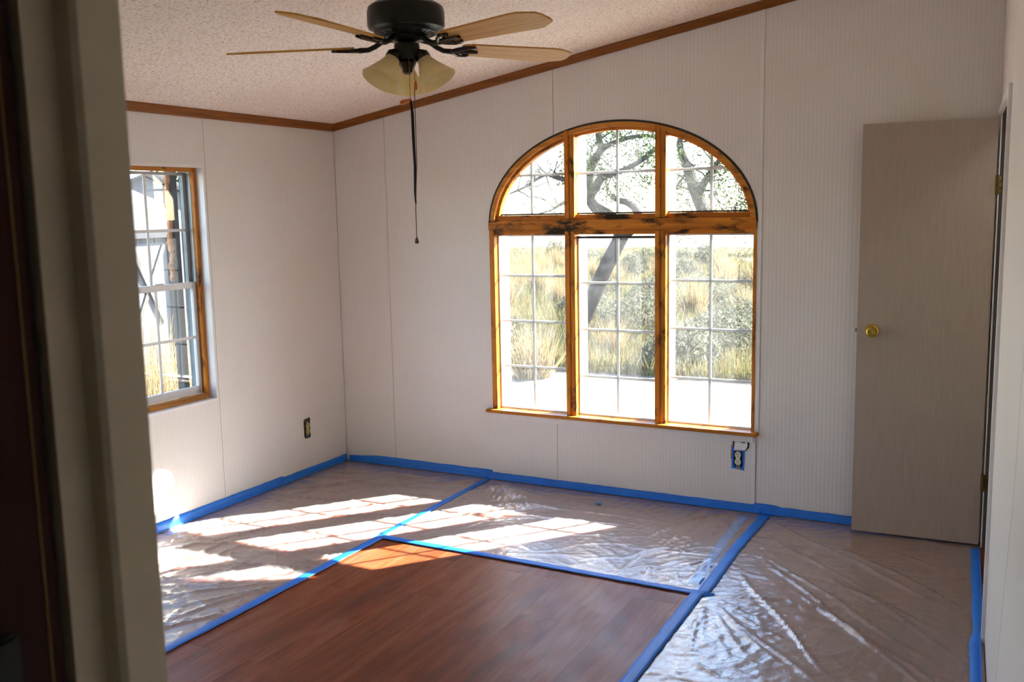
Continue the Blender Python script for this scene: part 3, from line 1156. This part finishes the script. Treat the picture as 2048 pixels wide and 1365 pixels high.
tape_run('tape_scrap', [(1.95, -.215), (1.985, -.225)], .022, 'tiny blue tape scrap lying on the film under the arched window', seed=13, z=.010, jit=.006)

# ------------------------------------------------------------------ outlets
def outlet(name, fn, mat, label, cover_tape=False):
    """fn(u, z, d): u across, d out of the wall"""
    e = empty(name, fn(0, 0, 0))
    base = Vector(fn(0, 0, 0))
    loc = lambda u, z, d: tuple(Vector(fn(u, z, d)) - base)
    def pris(poly, d0, d1, nm, mt, par=e, lb=None):
        return MB().prism(poly, loc, d0, d1).build(nm, mt, par, label=lb)
    pris([(-.030, -.056), (.030, -.056), (.030, .056), (-.030, .056)], .0004, .0015, 'box_hole', 'outlet_slot')
    pris([(-.012, -.064), (.012, -.064), (.012, .064), (-.012, .064)], .0016, .003, 'yoke', 'steel')
    for s in (-1, 1):
        poly = []
        for k in range(20):
            t = 2 * math.pi * k / 20
            poly.append((max(-.0165, min(.0165, .0175 * math.cos(t))), s * .0195 + .0175 * math.sin(t)))
        f = pris(poly, .0031, .011, 'receptacle', mat)
        for du in (-.0065, .0065):
            pris([(du - .0013, s * .0195), (du + .0013, s * .0195), (du + .0013, s * .0195 + .009), (du - .0013, s * .0195 + .009)], .0111, .0114, 'slot', 'outlet_slot', f)
        pris([(.0024 * math.cos(t), s * .0195 - .008 + .0024 * math.sin(t)) for t in np.linspace(0, 6.28, 9)[:-1]], .0111, .0114, 'slot', 'outlet_slot', f)
    pris([(-.0105, -.006), (.0105, -.006), (.0105, .006), (-.0105, .006)], .0031, .0095, 'bridge', mat)
    tag(e, label, 'outlet')
    return e, pris


e1, pr = outlet('wall_outlet', lambda u, z, d: (0 + d, -.405 + u, .313 + z), 'outlet_stained', 'yellow-stained uncovered outlet in the left wall near the corner')
pr([(-.034, .045), (-.020, .066), (.004, .060), (.022, .068), (.031, .048), (.010, .044), (-.012, .047)], .0014, .006, 'broken_edge', 'weathered_wood')
pr([(-.026, -.064), (.020, -.066), (.030, -.052), (-.028, -.050)], .0014, .005, 'broken_edge', 'weathered_wood')
e2, pr = outlet('wall_outlet', lambda u, z, d: (2.716 + u, -d, .303 + z), 'outlet_ivory', 'white outlet framed with blue tape under the arched window')
pr([(-.036, -.062), (-.014, -.062), (-.018, -.046), (-.026, -.040), (-.026, .034), (-.012, .044), (.012, .044), (.025, .034), (.025, -.042), (.012, -.066), (.034, -.068), (.037, .062), (-.035, .062)], .0018, .0032, 'tape_border', 'tape_blue')
m = MB().prism([(-.046, -.046), (-.030, -.046), (.030, -.030), (.047, -.010), (.050, .0215), (-.044, .0215)], lambda u, v, d: (2.728 + u, -d, .3770 + v), .0003, .0008)  # flat dark shape: torn edges plus their shadow, painted as colour
tag(m.build('torn_edge_shadow', 'weathered_wood'), 'dark torn edge with painted shadow around the plaster patch', 'torn edge shadow')
m = MB()
pt = Vector((2.728, 0, .398))
m.prism([(-.034, -.024), (.004, -.022), (.030, -.020), (.042, .004), (.036, .022), (.020, .014), (-.008, .0215), (-.030, .021)], lambda u, v, d: (pt.x + u, -d, pt.z + v * 1.1 - .023), .0010, .010)
tag(m.build('plaster_patch', 'plaster'), 'torn white plaster patch above the taped outlet', 'patch')
m = MB().prism([(-.008, -.055), (.0, -.06), (.003, .02), (-.006, .024)], lambda u, v, d: (2.682 + u, -d, .352 + v), .0006, .0014)
tag(m.build('torn_edge', 'foam'), 'brown torn wall edge left of the taped outlet', 'patch')

# ------------------------------------------------------------------ ceiling fan
FX, FYY, FZ = 2.087, -2.218, 2.275
fan = empty('ceiling_fan', (FX, FYY, FZ))
tag(fan, 'dark metal ceiling fan with five oak blades and bell glass lights', 'ceiling fan')
CZ = ceil_z(FX) - FZ
MB().lathe([(.017, .12), (.017, CZ - .055)], 20).build('downrod', 'fan_metal', fan, smooth=True)
MB().lathe([(.018, CZ - .062), (.045, CZ - .055), (.066, CZ - .02), (.068, CZ + .008)], 32).build('canopy', 'fan_metal', fan, smooth=True)
MB().lathe([(.02, .150), (.060, .146), (.115, .140), (.132, .128), (.1365, .112), (.1365, .066), (.132, .056), (.118, .050), (.112, .040), (.085, .034), (.050, .030), (.0, .030)], 64).build('motor_housing', 'fan_metal', fan, smooth=True)
MB().lathe([(.030, .031), (.078, .0335), (.080, .024), (.062, .014), (.030, .012)], 48).build('flywheel', 'fan_bracket', fan, smooth=True)
for k in range(26):
    a = 2 * math.pi * k / 26
    c, s = math.cos(a), math.sin(a)
    MB().tube([(c * .088, s * .088, .0345), (c * .112, s * .112, .0415)], .0022, 5).build('vent_rib', 'fan_bracket', fan)
MB().lathe([(0, .012), (.030, .010), (.044, .004), (.0455, -.004), (.0455, -.046), (.043, -.050), (.030, -.052), (.0, -.052)], 40).build('switch_housing', 'fan_metal', fan, smooth=True)
MB().lathe([(.0, -.052), (.030, -.0525), (.034, -.060), (.026, -.074), (.020, -.082), (.018, -.094), (.010, -.100), (0, -.101)], 32).build('finial', 'fan_bracket', fan, smooth=True)
blade_mesh = None
br_mesh = None
arm_mesh = None
# blade outline (local X outward)
out = []
r0, r1 = .205, .665
w0, w1 = .052, .070
for yy, xx in ((-.040, r0), (-w0, r0 + .03), (-w1 + .002, r1 - .10), (-w1 + .004, r1 - .065), (-w1 + .030, r1 - .008), (-.020, r1), (.020, r1), (w1 - .030, r1 - .008), (w1 - .004, r1 - .065), (w1 - .002, r1 - .10), (w0, r0 + .03), (.040, r0)):
    out.append((xx, yy))
blade_mesh = MB().prism(out, lambda u, v, d: (u, v, d), -.003, .003).mesh('blade', 'blade_oak')
mt = MB()
mt.tube([(.060, 0, .022), (.090, 0, .016), (.115, 0, .000), (.140, 0, -.010), (.175, 0, -.011)], [.011, .010, .009, .009, .010], 10)
arm_mesh = mt.mesh('blade_arm', 'fan_metal', True)
ml = MB()
for s in (-1, 1):
    ml.tube([(.170, 0, -.0105), (.190, s * .022, -.009), (.215, s * .040, -.0085), (.245, s * .040, -.008), (.252, s * .030, -.0075)], [.0075, .007, .006, .0055, .005], 8)
    ml.tube([(.175, s * .003, -.0095), (.205, s * .012, -.0085), (.222, s * .024, -.008)], [.005, .0045, .004], 7)
ml.tube([(.165, 0, -.0105), (.21, 0, -.009), (.275, 0, -.0075)], [.009, .008, .006], 8)
for p_ in ((.248, .036), (.248, -.036), (.272, 0)):
    ml.lathe([(0, -.0035), (.006, -.003), (.007, 0), (.007, .003)], 10, Matrix.Translation((p_[0], p_[1], -.0085)))
br_mesh = ml.mesh('blade_bracket', 'fan_bracket', True)
for k in range(5):
    a = math.radians(127.6 + 72 * k)
    Mz = Matrix.Rotation(a, 4, 'Z')
    ar = bpy.data.objects.new('blade_arm', arm_mesh)
    col.objects.link(ar)
    ar.parent = fan
    ar.matrix_local = Mz
    bl = bpy.data.objects.new('blade', blade_mesh)
    col.objects.link(bl)
    bl.parent = fan
    bl.matrix_local = Mz @ Matrix.Rotation(math.radians(-11), 4, 'X') @ Matrix.Translation((0, 0, -.001))
    bk = bpy.data.objects.new('blade_bracket', br_mesh)
    col.objects.link(bk)
    bk.parent = bl
# light kit: three bell shades
prof_s = [(.020, 0), (.024, -.004), (.028, -.020), (.038, -.042), (.052, -.066), (.064, -.086), (.072, -.099), (.078, -.106), (.0765, -.108), (.070, -.100), (.062, -.087), (.050, -.067), (.036, -.043), (.026, -.021), (.0215, -.004), (.018, -.001)]
for k, az in enumerate((127.0, 247.0, 7.0)):
    a = math.radians(az + 3)
    Mz = Matrix.Rotation(a, 4, 'Z')
    Ms = Mz @ Matrix.Translation((.058, 0, -.042)) @ Matrix.Rotation(math.radians(-31), 4, 'Y') @ Matrix.Scale(.97, 4)
    o = MB().lathe(prof_s, 40, None, True).build('glass_shade', 'alabaster_glass', fan, smooth=True)
    o.matrix_local = Ms
    h = MB().lathe([(0, .016), (.018, .016), (.026, .010), (.028, .0), (.028, -.010), (.0225, -.011)], 28).build('shade_holder', 'fan_bracket', fan, smooth=True)
    h.matrix_local = Ms
    ar = MB().tube([(.030, 0, -.034), (.046, 0, -.022), (.060, 0, -.024), (.063, 0, -.036)], [.008, .008, .008, .009], 10).build('light_arm', 'fan_bracket', fan, smooth=True)
    ar.matrix_local = Mz
# pull chains with cords
vd = Vector((FX - CAM.x, FYY - CAM.y, 0)).normalized()
lat = Vector((vd.y, -vd.x, 0))


def fp(l, dep, z):
    v = lat * l - vd * dep
    return (v.x, v.y, z - FZ)


def chain(l, z0, z1, dep):
    m_ = MB()
    z_ = z0
    while z_ > z1:
        m_.lathe([(0, -.0017), (.0014, -.0009), (.0017, 0), (.0014, .0009), (0, .0017)], 6, Matrix.Translation(fp(l, dep, z_)))
        z_ -= .0042
    m_.tube([fp(l, dep, z0), fp(l, dep, z1)], .0005, 5)
    return m_


chain(.006, 2.222, 2.080, .052).build('pull_chain', 'chain_brass', fan, label='beaded chain, longer of two')
chain(.024, 2.222, 2.148, .046).build('pull_chain', 'chain_brass', fan, label='beaded chain, shorter of two')
pend = [(0, .013), (.003, .012), (.0045, .004), (.0065, -.006), (.0068, -.012), (.005, -.019), (0, -.022)]
MB().lathe(pend, 16, Matrix.Translation(fp(.0265, .046, 2.135))).build('pull_pendant', 'amber_wood', fan, smooth=True)
Rm = Matrix.Translation(fp(-.006, .052, 2.077)) @ Matrix.Rotation(math.atan2(lat.y, lat.x), 4, 'Z') @ Matrix.Rotation(math.radians(72), 4, 'Y') @ Matrix.Scale(1.25, 4)
MB().lathe(pend, 16, Rm).build('pull_pendant', 'amber_wood', fan, smooth=True)
MB().tube([fp(.006, .052, 2.085), fp(.009, .052, 2.05), fp(.010, .052, 1.95), fp(.013, .052, 1.85), fp(.011, .052, 1.76), fp(.0135, .052, 1.72)], .0032, 7).tube(
    [fp(.008, .049, 2.082), fp(.014, .049, 2.03), fp(.015, .049, 1.93), fp(.016, .049, 1.84), fp(.012, .049, 1.75)], .0030, 7).build('pull_cord', 'black_cord', fan, smooth=True, label='black looped cord')
MB().tube([fp(.0215, .046, 2.118), fp(.0215, .046, 1.98), fp(.021, .046, 1.86), fp(.0165, .047, 1.78), fp(.0125, .047, 1.70), fp(.0125, .047, 1.60)], .0016, 6).lathe(
    [(0, .010), (.004, .006), (.0065, -.003), (.008, -.012), (.003, -.015), (0, -.015)], 8, Matrix.Translation(fp(.0125, .047, 1.592))).build('pull_cord', 'tan_cord', fan, smooth=True, label='thin tan cord with a frayed knot')

# ------------------------------------------------------------------ outdoors
GZ = -.65
gm = MB().box((-160, .6, GZ - .3), (120, 400, GZ)).box((-160, -60, GZ - .3), (-.6, .6, GZ))
gnd = gm.build('ground', 'dry_ground')
tag(gnd, 'pale dry ground around the house', 'ground', kind='structure')


def tri_blades(px, py, pz, h, w, lean, g):
    """arrays -> triangle blades"""
    n_ = len(px)
    a = g.uniform(0, 2 * math.pi, n_)
    la = g.uniform(0, 2 * math.pi, n_)
    dx, dy = np.cos(a) * w / 2, np.sin(a) * w / 2
    tx, ty = px + np.cos(la) * lean, py + np.sin(la) * lean
    v = np.empty((n_, 3, 3))
    v[:, 0] = np.stack([px - dx, py - dy, pz], -1)
    v[:, 1] = np.stack([px + dx, py + dy, pz], -1)
    v[:, 2] = np.stack([tx, ty, pz + h], -1)
    return v.reshape(-1, 3), np.arange(n_ * 3).reshape(-1, 3)


# open field of grass, beyond counting
N = 90000
g = nrng
dist = 12.5 + 42 * g.random(N) ** 1.5
slope = g.uniform(-.95, .12, N)
px = 4.0 + slope * dist
py = -5.1 + dist
near = np.clip(dist / 25, .7, 3.0)
patch = .5 + .5 * np.sin(px * .55 + 1.3 * np.sin(py * .21)) * np.sin(py * .33 + 1.7)
h = (.20 + .32 * g.random(N)) * (.6 + .6 * patch) * np.clip(1.25 - dist / 60, .35, 1)
v, f = tri_blades(px, py, np.full(N, GZ), h, .022 * near * (1 + g.random(N)), .28 * h * g.random(N) * 2, g)
o = bpy.data.objects.new('field_grass', fast_mesh('field_grass', v, f, 'field_grass'))
col.objects.link(o)
tag(o, 'dry yellow-green grass covering the open field outside', 'grass', kind='stuff')


def clump_mesh(name, mat, n_, R, H, w, kind):
    g_ = np.random.default_rng(n_ + int(R * 100))
    rr = R * np.sqrt(g_.random(n_))
    t = g_.uniform(0, 2 * math.pi, n_)
    x_, y_ = rr * np.cos(t), rr * np.sin(t)
    if kind == 'straw':
        v_, f_ = tri_blades(x_ * .5, y_ * .5, np.zeros(n_), H * g_.uniform(.45, 1, n_), w * (1 + g_.random(n_)), H * .55 * g_.random(n_), g_)
        return fast_mesh(name, v_, f_, mat)
    # brush: small twigs and leaves filling a dome
    top = H * np.sqrt(np.clip(1 - (rr / R) ** 2, .05, 1))
    z_ = top * g_.random(n_) ** .55
    v_, f_ = tri_blades(x_, y_, z_, g_.uniform(-.03, .10, n_), w * (1 + 2 * g_.random(n_)), .07 * g_.random(n_) + .03, g_)
    return fast_mesh(name, v_, f_, mat)


brush = [clump_mesh('brush', 'sage', n_, R, H, .022, 'brush') for n_, R, H in ((2600, .75, .85), (2300, .6, .65), (3000, .95, .75), (2000, .5, .9))]
straws = [clump_mesh('straw', 'straw', n_, R, H, .010, 'straw') for n_, R, H in ((420, .35, .95), (360, .45, .7), (500, .4, 1.15))]
taken = [(-2.7, 10.0, .5), (1.1, 12.2, .5)]


def free(x_, y_, r_):
    if any(math.hypot(x_ - a, y_ - b) < r_ + c for a, b, c in taken):
        return False
    taken.append((x_, y_, r_))
    return True


k = 0
while k < 64:
    d = 12.6 + 30 * rng.random() ** 1.5
    s = rng.uniform(-.70, -.12)
    x, y = 4.0 + s * d, -5.1 + d
    if not free(x, y, .80):
        continue
    o = bpy.data.objects.new('brush_clump', brush[k % 4])
    col.objects.link(o)
    o.location = (x, y, GZ)
    o.rotation_euler = (0, 0, rng.uniform(0, 6.28))
    sc = rng.uniform(.75, 1.1)
    o.scale = (sc, sc, sc * rng.uniform(.8, 1.15))
    tag(o, 'twiggy grey-green brush clump in the field outside the arched window', 'shrub', 'brush clumps in the field')
    k += 1
k = -1
while k < 39:
    d = 11.8 + 24 * rng.random() ** 1.3
    s = rng.uniform(-.66, -.14)
    if not free(4.0 + s * d, -5.1 + d, .42):
        continue
    k += 1
    o = bpy.data.objects.new('straw_clump', straws[k % 3])
    col.objects.link(o)
    o.location = (4.0 + s * d, -5.1 + d, GZ)
    o.rotation_euler = (0, 0, rng.uniform(0, 6.28))
    sc = rng.uniform(.7, 1.25)
    o.scale = (sc, sc, sc)
    tag(o, 'tuft of dry straw-coloured grass in the field outside the arched window', 'grass tuft', 'straw tufts in the field')
for k, (x, y, sc) in enumerate(((-2.9, .75, 1.15), (-3.1, 1.15, 1.3), (-2.5, .35, .9), (-3.3, .6, 1.0), (-2.75, 1.45, .95), (-3.6, 1.6, 1.1), (-2.2, .75, .7), (-3.0, .1, .9), (-2.6, 1.05, 1.0))):
    o = bpy.data.objects.new('straw_clump', straws[k % 3])
    col.objects.link(o)
    o.location = (x, y, GZ)
    o.rotation_euler = (0, 0, rng.uniform(0, 6.28))
    o.scale = (sc * 1.2, sc * 1.2, sc * 1.2)
    tag(o, 'tall tuft of bleached straw grass in front of the shed', 'grass tuft', 'straw tufts by the shed')


# trees ------------------------------------------------------------
def smooth_path(pts, sub=4):
    pts = [Vector(p) for p in pts]
    outp = []
    for i in range(len(pts) - 1):
        p0, p1, p2, p3 = pts[max(i - 1, 0)], pts[i], pts[i + 1], pts[min(i + 2, len(pts) - 1)]
        for k_ in range(sub):
            t = k_ / sub
            outp.append(.5 * ((2 * p1) + (p2 - p0) * t + (2 * p0 - 5 * p1 + 4 * p2 - p3) * t * t + (3 * p1 - p0 - 3 * p2 + p3) * t ** 3))
    outp.append(pts[-1])
    return outp


def limb(m_, pts, ra, rb, seg=8):
    P = smooth_path(pts)
    n_ = len(P)
    m_.tube(P, [ra + (rb - ra) * i / (n_ - 1) for i in range(n_)], seg)
    return P


def twigs(m_, P, g_, count, length, r, depth, leaves):
    for _ in range(count):
        p = g_.choice(P)
        d = Vector((g_.gauss(0, 1), g_.gauss(0, .6), g_.gauss(.25, .7))).normalized()
        pts = [p]
        cur = p.copy()
        n_ = 6
        L = length * g_.uniform(.5, 1.2)
        for i in range(n_):
            d = (d + Vector((g_.gauss(0, .35), g_.gauss(0, .35), g_.gauss(-.05, .3)))).normalized()
            cur = cur + d * L / n_
            pts.append(cur.copy())
        m_.tube(pts, [r * (1 - .8 * i / n_) for i in range(n_ + 1)], 4, False)
        leaves.extend(pts[2:])
        if depth:
            twigs(m_, pts[2:], g_, 3, length * .55, r * .5, depth - 1, leaves)


def leaf_mesh(pts, per, spread, size, seed):
    g_ = np.random.default_rng(seed)
    P = np.array([tuple(p) for p in pts])
    P = np.repeat(P, per, 0) + g_.normal(0, spread, (len(P) * per, 3))
    n_ = len(P)
    a = g_.normal(0, 1, (n_, 3))
    a /= np.linalg.norm(a, axis=1)[:, None]
    b = np.cross(a, g_.normal(0, 1, (n_, 3)))
    b /= np.linalg.norm(b, axis=1)[:, None]
    s = size * g_.uniform(.6, 1.4, (n_, 1))
    v_ = np.stack([P - a * s, P + b * s * .35, P + a * s, P - b * s * .35], 1).reshape(-1, 3)
    return v_, np.arange(n_ * 4).reshape(-1, 4)


def shift(pts, dy):
    return [(p[0], p[1] + d_, p[2]) for p, d_ in zip(pts, dy)]


g1 = random.Random(21)
tr = empty('leaning_tree', (-2.75, 10, GZ))
tag(tr, 'leaning dark tree with a broken limb seen through the middle panes', 'tree')
OFF = Vector((2.75, -10, -GZ))
tl = lambda pts: [Vector(p) + OFF for p in pts]
m = MB()
limb(m, tl([(-2.80, 9.95, -.75), (-2.66, 10, -.35), (-2.5, 10, -.03), (-2.27, 10.02, .49), (-2.06, 10.05, .92), (-1.90, 10.1, 1.24)]), .15, .125, 10)
m.build('trunk', 'bark', tr, smooth=True)
leaves = []
m = MB()
P1 = limb(m, tl([(-1.93, 10.08, 1.16), (-1.90, 10.0, 1.38), (-2.08, 9.95, 1.58), (-2.3, 9.9, 1.73), (-2.40, 9.9, 1.92), (-2.43, 9.95, 2.28), (-2.34, 10.0, 2.54), (-2.27, 10.1, 2.72), (-2.36, 10.2, 2.95), (-2.3, 10.3, 3.3)]), .125, .045)
P2 = limb(m, tl([(-2.40, 9.9, 1.92), (-2.25, 9.8, 2.06), (-2.09, 9.7, 2.21), (-1.85, 9.65, 2.28), (-1.64, 9.6, 2.33), (-1.3, 9.6, 2.50), (-1.0, 9.7, 2.8)]), .085, .03)
P4 = limb(m, tl([(-2.42, 9.95, 2.22), (-2.62, 9.8, 2.20), (-2.81, 9.75, 2.21), (-3.0, 9.7, 2.27), (-3.12, 9.7, 2.30), (-3.33, 9.7, 2.21), (-3.5, 9.65, 2.10), (-3.78, 9.6, 1.99), (-4.03, 9.6, 1.90)]), .055, .012)
P5 = limb(m, tl([(-2.40, 9.9, 1.90), (-2.60, 9.8, 1.90), (-2.80, 9.7, 1.82), (-3.0, 9.65, 1.70), (-3.22, 9.6, 1.64)]), .04, .012)
P6 = limb(m, tl([(-2.27, 10.1, 2.70), (-1.95, 10.2, 2.85), (-1.5, 10.3, 2.9), (-1.1, 10.3, 2.75)]), .05, .02)
m.build('branch', 'bark', tr, smooth=True)
m = MB()
limb(m, tl([(-1.92, 10.1, 1.20), (-1.70, 10.1, 1.36), (-1.60, 10.1, 1.53), (-1.66, 10.1, 1.69), (-1.80, 10.08, 1.80), (-1.94, 10.05, 1.84), (-2.06, 10.03, 1.92)]), .085, .045)
m.build('branch', 'bark', tr, smooth=True, label='broken curved limb')
m = MB()
twigs(m, P4[8:], g1, 22, .60, .015, 1, [])
twigs(m, P5[4:], g1, 7, .45, .012, 1, [])
twigs(m, P1[20:], g1, 10, .7, .012, 1, leaves)
twigs(m, P2[8:], g1, 14, .7, .012, 1, leaves)
twigs(m, P6, g1, 14, .7, .012, 1, leaves)
m.build('twigs', 'bark', tr)
lv, lf = leaf_mesh(leaves, 7, .07, .032, 5)
ob = bpy.data.objects.new('foliage', fast_mesh('foliage', lv, lf, 'leaf'))
col.objects.link(ob)
ob.parent = tr


def broad_tree(name, base, path, ra, rb, label, seed, ntw, tl_, per, spread, size, forks=()):
    g_ = random.Random(seed)
    e = empty(name, base)
    tag(e, label, 'tree')
    m_ = MB()
    B = Vector(base)
    P = limb(m_, [Vector(p) - B for p in path], ra, rb)
    m_.build('trunk', 'bark', e, smooth=True)
    lv_ = []
    m_ = MB()
    QQ = list(P[len(P) * 2 // 3:])
    for fk in forks:
        QQ += limb(m_, [Vector(p) - B for p in fk], rb * .9, rb * .35)[3:]
    twigs(m_, QQ, g_, ntw, tl_, .02, 1, lv_)
    m_.build('branches', 'bark', e)
    v_, f_ = leaf_mesh(lv_, per, spread, size, seed)
    o_ = bpy.data.objects.new('foliage', fast_mesh('foliage', v_, f_, 'leaf'))
    col.objects.link(o_)
    o_.parent = e


broad_tree('mesquite_tree', (1.15, 12.2, GZ), [(1.15, 12.2, -.7), (1.12, 12.2, .3), (.98, 12.2, 1.05), (.45, 12.2, 1.36), (-.45, 12.2, 1.38), (-.92, 12.2, 1.44), (-1.13, 12.2, 1.68), (-1.28, 12.2, 2.02), (-1.42, 12.2, 2.45)], .17, .10,
           'feathery pale green tree seen through the right arch panes', 31, 34, 1.0, 5, .12, .04,
           forks=([(-1.22, 12.2, 1.92), (-1.02, 12.1, 2.22), (-.72, 12.0, 2.6)], [(-1.4, 12.2, 2.4), (-1.6, 12.3, 2.9), (-1.4, 12.3, 3.4)], [(.2, 12.2, 1.45), (.0, 12.0, 1.95), (-.2, 11.9, 2.3)]))
broad_tree('shade_tree', (-16.0, 15.0, GZ), [(-16.0, 15.0, -.8), (-16.0, 15.0, 1.0), (-15.9, 15.1, 2.6), (-15.7, 15.0, 3.6)], .3, .16,
           'leafy green tree rising behind the shed', 44, 60, 2.2, 6, .25, .09,
           forks=([(-15.9, 15, 2.6), (-14.8, 14.4, 3.4), (-14.0, 14, 4.4)], [(-15.9, 15, 2.4), (-17, 15.4, 3.4), (-17.8, 15.6, 4.2)]))
broad_tree('distant_tree', (-6.0, 42.0, GZ), [(-6.0, 42.0, -.8), (-6.1, 42.0, .6), (-6.0, 42, 1.6)], .2, .12,
           'small hazy tree far across the field by the right jamb', 45, 40, 1.5, 5, .2, .08,
           forks=([(-6, 42, 1.2), (-5.2, 42, 2.2)], [(-6, 42, 1.2), (-6.9, 42, 2.2)]))

# wire fence far across the field
m = MB().tube([(-2.96, 22, GZ - .1), (-2.95, 22, .05)], [.028, .022], 8)
tag(m.build('fence_post', 'weathered_wood'), 'thin dark fence post seen through the right lower panes', 'fence post')
for k, z in enumerate((-.35, -.15, -.02)):
    m = MB().tube([(-11.3, 22.03, z), (-2.96, 22.03, z - .02), (5.4, 22.03, z)], .004, 4)
    tag(m.build('fence_wire', 'steel'), ('lowest', 'middle', 'topmost')[k] + ' strand of the wire fence across the field', 'wire')

# shed outside the double-hung window: facade at x = -5, facing the house
shed = empty('shed', (-5, 3.0, GZ))
tag(shed, 'pale weathered shed with cross-braced door and metal roof', 'shed')
sh = lambda u, v, d: (d, u, v - GZ)
k = 0
y = -1.6
while y < 2.6:
    top = 1.54 - GZ
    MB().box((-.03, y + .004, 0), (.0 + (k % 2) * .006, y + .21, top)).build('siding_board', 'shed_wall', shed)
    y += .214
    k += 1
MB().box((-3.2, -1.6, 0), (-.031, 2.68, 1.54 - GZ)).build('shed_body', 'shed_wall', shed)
MB().prism([(-2.1, 1.54 - GZ + .002), (1.7, 1.54 - GZ + .002), (-.2, 2.18 - GZ)], lambda u, v, d: (d, u, v), -3.2, -.01).build('gable', 'shed_wall', shed)
m = MB()
for s, (ya, yb) in enumerate(((-.2, 1.85), (-2.25, -.2))):
    za, zb = (2.24, 1.53) if s == 0 else (1.53, 2.24)
    nseg = 24
    vs_, fs_ = [], []
    for i in range(nseg * 4 + 1):
        xx = -3.4 + 3.55 * i / (nseg * 4)
        zo = .012 * math.sin(2 * math.pi * i / 4)
        vs_ += [(xx, ya, za - GZ + zo), (xx, yb, zb - GZ + zo), (xx, ya, za - GZ + zo - .02), (xx, yb, zb - GZ + zo - .02)]
    for i in range(nseg * 4):
        a = 4 * i
        fs_ += [(a, a + 1, a + 5, a + 4), (a + 2, a + 6, a + 7, a + 3), (a, a + 4, a + 6, a + 2), (a + 1, a + 3, a + 7, a + 5)]
    m.add(vs_, fs_)
m.build('roof', 'shed_roof', shed)
MB().box((.008, -1.62, 1.46 - GZ), (.11, .20, 1.55 - GZ)).build('fascia_beam', 'shed_dark_wood', shed)
MB().box((.008, .06, 0), (.09, .14, 1.46 - GZ)).build('door_post', 'weathered_wood', shed)
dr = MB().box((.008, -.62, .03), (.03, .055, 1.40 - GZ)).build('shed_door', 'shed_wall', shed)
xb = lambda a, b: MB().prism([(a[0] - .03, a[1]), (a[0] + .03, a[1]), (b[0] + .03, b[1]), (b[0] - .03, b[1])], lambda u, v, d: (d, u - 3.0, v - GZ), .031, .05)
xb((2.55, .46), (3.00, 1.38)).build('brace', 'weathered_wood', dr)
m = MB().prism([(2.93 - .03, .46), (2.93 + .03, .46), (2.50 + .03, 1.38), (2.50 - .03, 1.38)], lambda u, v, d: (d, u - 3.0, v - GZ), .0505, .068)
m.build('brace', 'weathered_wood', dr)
